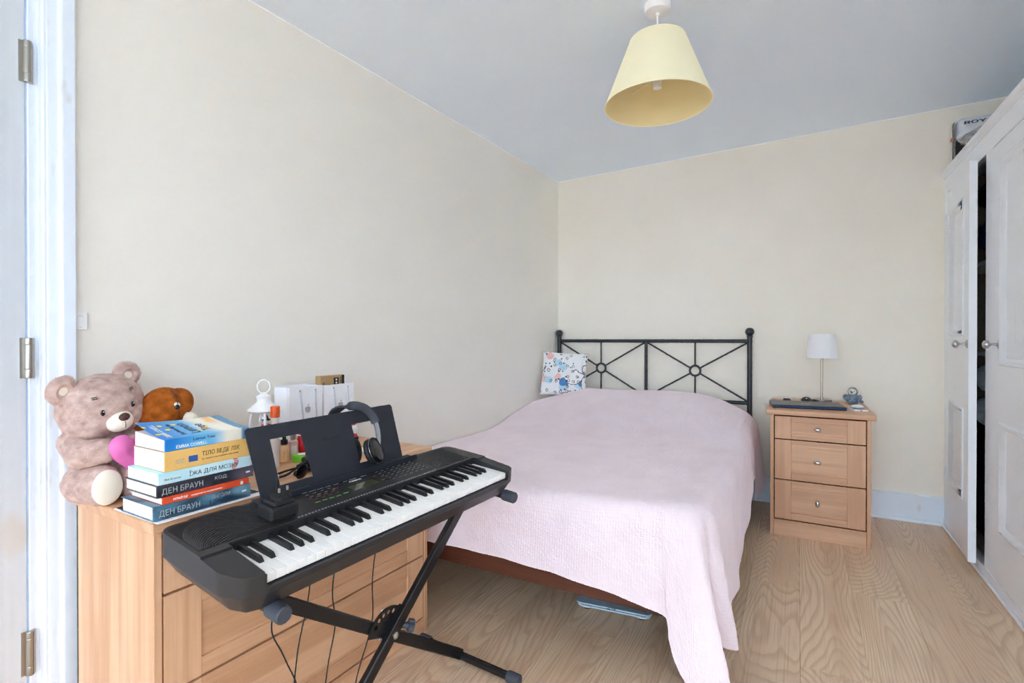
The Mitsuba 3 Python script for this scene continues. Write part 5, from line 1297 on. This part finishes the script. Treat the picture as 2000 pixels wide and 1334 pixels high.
def cushion():
    n = 46
    s = np.linspace(-1, 1, n)
    X, Y = np.meshgrid(s, s, indexing='ij')
    W, H = 0.172, 0.172
    e = np.clip((1 - X ** 2) * (1 - Y ** 2), 0, 1)
    th = 0.052 * e ** 0.42
    pinch = 1 - 0.05 * (1 - np.abs(Y) ** 2) * (np.abs(X) > 0) * np.abs(X) ** 3
    pinch2 = 1 - 0.05 * (1 - np.abs(X) ** 2) * np.abs(Y) ** 3
    x, y = X * W * pinch, Y * H * pinch2
    th = th + 0.003 * (meshkit.fbm(np.stack([X * 3, Y * 3, 0 * X], -1), 3, 8) - 0.5) * e
    F = np.stack([x, y, th], -1); B = np.stack([x, y, -th], -1)
    v1, f1 = grid_mesh(F); v2, f2 = grid_mesh(B)
    v = np.vstack([v1, v2]); f = np.vstack([f1, f2[:, ::-1] + len(v1)])
    uv = np.vstack([v1[:, :2] + 0.5, v2[:, :2] + 2.5])
    return tri(v, f), uv
cm, cuv = cushion()
cex = np.array([0.93, 0.36, -0.06]); cex /= np.linalg.norm(cex)
cez = np.array([0.0, 0.36, 0.93]) + 0.16 * cex * -1; cez -= cex * (cez @ cex); cez /= np.linalg.norm(cez)
cn = np.cross(cex, cez)
one('cushion', framed(cm, (-1.545, 3.585, 0.842), cex, cez, cn), 'mat_cushion', 'white square cushion printed with little animals, leaning in the corner of the bed', 'cushion', True, uv=cuv)

# ---------------------------------------------------------------- pendant lamp
PX, PY = -0.473, 1.995
pd = thing('pendant_lamp', 'cream tapered pendant lampshade hanging from the ceiling', 'pendant lamp')
pc = ceil_z(PX, PY)
put('ceiling_rose', lathe([(0, pc - 0.036), (0.020, pc - 0.036), (0.044, pc - 0.031), (0.048, pc - 0.024), (0.049, pc + 0.0), (0, pc + 0.0)], 40, (PX, PY, 0)), 'mat_white', pd, 35)
put('cord', rod((PX, PY, 2.13), (PX, PY, pc - 0.034), 0.0032, 12), 'mat_white', pd, 35)
put('cord_grip', lathe([(0.0032, pc - 0.046), (0.007, pc - 0.044), (0.008, pc - 0.035), (0.0032, pc - 0.035)], 20, (PX, PY, 0)), 'mat_white', pd, 35)
put('lamp_holder', lathe([(0, 2.07), (0.016, 2.07), (0.017, 2.10), (0.021, 2.105), (0.021, 2.118), (0.013, 2.122), (0.011, 2.15), (0, 2.152)], 28, (PX, PY, 0)), 'mat_white', pd, 35)
scene['mat_shade_cream'] = {'type': 'twosided', 'bsdf': {'type': 'principled', 'base_color': rgb((243, 236, 202)), 'roughness': 0.85, 'specular': 0.15}}
M('mat_shade_lining', (232, 216, 166), 0.7, spec=0.2)
sh = put('shade', shade(2.004, 2.252, 0.199, 0.104, 0.0016, (PX, PY, 0)), 'mat_shade_cream', pd, 35, label='cream fabric shade')
put('lining', shade(2.006, 2.250, 0.1972, 0.1022, 0.0008, (PX, PY, 0)), 'mat_shade_lining', sh, 35)
for z, r in ((2.005, 0.1988), (2.251, 0.1038)):
    put('rim', tube([(PX + r * math.cos(t), PY + r * math.sin(t), z) for t in np.linspace(0, 2 * math.pi, 65)], 0.0018, 6, caps=False), 'mat_shade_cream', sh, True)
put('shade_carrier', cat(*[rod((PX + 0.018 * math.cos(t), PY + 0.018 * math.sin(t), 2.11), (PX + 0.150 * math.cos(t), PY + 0.150 * math.sin(t), 2.11), 0.0016, 8) for t in np.radians([25, 145, 265])]), 'mat_white', pd)

# ---------------------------------------------------------------- small tag on the left wall
tg = thing('wall_tag', 'small white printed card stuck to the left wall beside the door frame', 'card')
put('card', box(WX + 0.0005, WX + 0.010, 0.6435, 0.673, 1.133, 1.181, 0.001), 'mat_white', tg)
put('print', cat(*[box(WX + 0.0098, WX + 0.0103, 0.653, 0.660 + 0.003 * (i % 2), z, z + 0.0012, 0) for i, z in enumerate((1.172, 1.169, 1.139))]), 'mat_grey_print', tg, kind='stuff')

# ---------------------------------------------------------------- bathroom scale under the bed
sc_ = thing('bathroom_scale', 'pale blue-grey bathroom scale on the floor under the foot of the bed', 'scale')
SB = np.array([-0.792, 1.958, 0.0]); SX = np.array([0.9937, 0.112, 0]); SY = np.array([-0.112, 0.9937, 0])
bf = lambda m: framed(m, SB, SX, SY, (0, 0, 1))
M('mat_scale', (176, 200, 216), 0.3, spec=0.5)
put('platform', bf(extr(rrect(0, 0.300, 0, 0.28, 0.02), 0.008, 0.026)), 'mat_scale', sc_)
put('underside', bf(extr(rrect(0.004, 0.296, 0.004, 0.276, 0.018), 0.010, 0.0165)), 'mat_scale', sc_)
put('groove', bf(box(0.018, 0.282, -0.0006, 0.004, 0.0255, 0.0275, 0)), 'mat_text_black', sc_)
for x in (0.040, 0.260):
    for y in (0.035, 0.245):
        put('rest', bf(ellipsoid((x, y, 0.0145), (0.036, 0.030, 0.0075), n=3)), 'mat_white', sc_, True)
        put('foot', bf(lathe([(0, 0.0005), (0.015, 0.0005), (0.017, 0.003), (0.017, 0.011), (0, 0.011)], 24, (x, y, 0))), 'mat_black_matte', sc_, 35)
put('lettering', bf(text('SALTER', 0.0060, (0.128, -0.0004, 0.0270), (1, 0, 0), (0, 0, 1), 0.0005, True, 0.036)), 'mat_text_black', sc_)

# ---------------------------------------------------------------- pet food bag on the wardrobe, bundles inside it
M('mat_pack_white', (226, 230, 236), 0.3, spec=0.5); M('mat_pack_black', (30, 28, 28), 0.3, spec=0.5); M('mat_pack_gold', (168, 140, 70), 0.35)
M('mat_pack_red', (176, 40, 40), 0.35); M('mat_navy_cloth', (40, 62, 104), 0.85, spec=0.1); M('mat_teal_cloth', (24, 92, 88), 0.85, spec=0.1)
M('mat_dark_cloth', (40, 36, 38), 0.9, spec=0.1); M('mat_white_sack', (216, 224, 228), 0.5, spec=0.4)
fb = thing('pet_food_bag', 'black and white pet food bag lying on top of the wardrobe', 'bag')
fx0, fx1, fy0, fy1, fz0, fz1 = 0.780, 1.20, 3.745, 3.896, 2.0625, 2.350
g_ = blend([man(box(fx0, fx1, fy0, fy1, fz0, fz1, 0.020)), ellM(((fx0 + fx1) / 2, (fy0 + fy1) / 2, 2.20), (0.205, 0.083, 0.12))], 0.02, 4)
v = np.asarray(g_.vertices); v[:, 1] = np.minimum(v[:, 1], DY - 0.004); v[:, 2] = np.maximum(v[:, 2], fz0)
put('sack', tri(v, g_.faces), 'mat_pack_white', fb, 40)
fY = fy0 - 0.0088
def swirl(pts): return framed(extr(sg.Polygon(pts), 0.0008), (0, fY, 0), (1, 0, 0), (0, 0, 1), (0, -1, 0))
tcv = np.linspace(0, 1, 20)
top_c = [(0.772 + 0.40 * t_, 2.218 + 0.122 * math.sin(t_ * 1.75) ** 0.9) for t_ in tcv]
put('black_panel', swirl([(0.772, 2.07)] + top_c + [(1.17, 2.07)]), 'mat_pack_black', fb)
put('gold_line', swirl(top_c + [(x, z + 0.006) for x, z in top_c[::-1]]), 'mat_pack_gold', fb)
put('white_patch', swirl([(0.875 + 0.10 * math.cos(t_) * (1 + 0.5 * (math.cos(t_) > 0)), 2.235 + 0.055 * math.sin(t_)) for t_ in np.linspace(0, 2 * math.pi, 30)]), 'mat_pack_white', fb)
put('lettering', cat(text('VETERINARY', 0.013, (0.792, fY - 0.0009, 2.192), (1, 0, 0), (0, 0, 1), 0.0006, True, 0.12), text('K', 0.020, (0.800, fY - 0.0009, 2.215), (1, 0, 0), (0, 0, 1), 0.0006, True)), 'mat_pack_gold', fb)
put('lettering', cat(text('ROYAL', 0.015, (0.81, fY - 0.0003, 2.306), (1, 0, 0), (0, 0, 1), 0.0006, True, 0.15)), 'mat_pack_black', fb)
put('side_panel', cat(box(fx0 - 0.0092, fx0 - 0.0086, fy0 + 0.010, fy0 + 0.060, 2.075, 2.335, 0)), 'mat_pack_black', fb)
put('side_band', cat(box(fx0 - 0.0098, fx0 - 0.0090, fy0 + 0.030, fy0 + 0.10, 2.245, 2.262, 0)), 'mat_pack_red', fb)
def bundle(name, label, cat_, c, r, mat, seed):
    m = ellipsoid(c, r, None, 4)
    v = np.asarray(m.vertices)
    n = (meshkit.fbm(v * 16, 3, seed) - 0.5)[:, None]; n2 = np.abs(np.sin(v[:, 1:2] * 70 + v[:, 2:3] * 30 + 6 * n)) - 0.5
    v2 = v + m.vertex_normals * (0.045 * n + 0.006 * n2)
    v2[:, 2] = np.maximum(v2[:, 2], c[2] - r[2] * 0.8)
    return one(name, tri(v2, m.faces), mat, label, cat_, True)
bundle('clothes_bundle', 'dark folded cloth on the upper shelf inside the wardrobe', 'clothes', (0.96, 3.52, 1.86), (0.13, 0.22, 0.10), 'mat_dark_cloth', 2)
bundle('clothes_bundle', 'navy blue folded cloth on the shelf inside the wardrobe', 'clothes', (0.96, 3.50, 1.645), (0.13, 0.24, 0.12), 'mat_navy_cloth', 3)
bundle('clothes_bundle', 'teal cloth bundle on the lower shelf inside the wardrobe', 'clothes', (0.99, 3.50, 1.20), (0.12, 0.22, 0.13), 'mat_teal_cloth', 4)
bundle('white_sack', 'upper white plastic sack seen through the open wardrobe door', 'bag', (0.93, 3.50, 0.900), (0.12, 0.22, 0.080), 'mat_white_sack', 5)
bundle('white_sack', 'lower white plastic sack seen through the open wardrobe door', 'bag', (0.93, 3.50, 0.728), (0.13, 0.23, 0.083), 'mat_white_sack', 6)
one('suitcase', box(0.84, 1.25, 3.20, 3.78, 0.062, 0.655, 0.03), 'mat_dark_cloth', 'black suitcase standing on the floor of the wardrobe', 'suitcase')
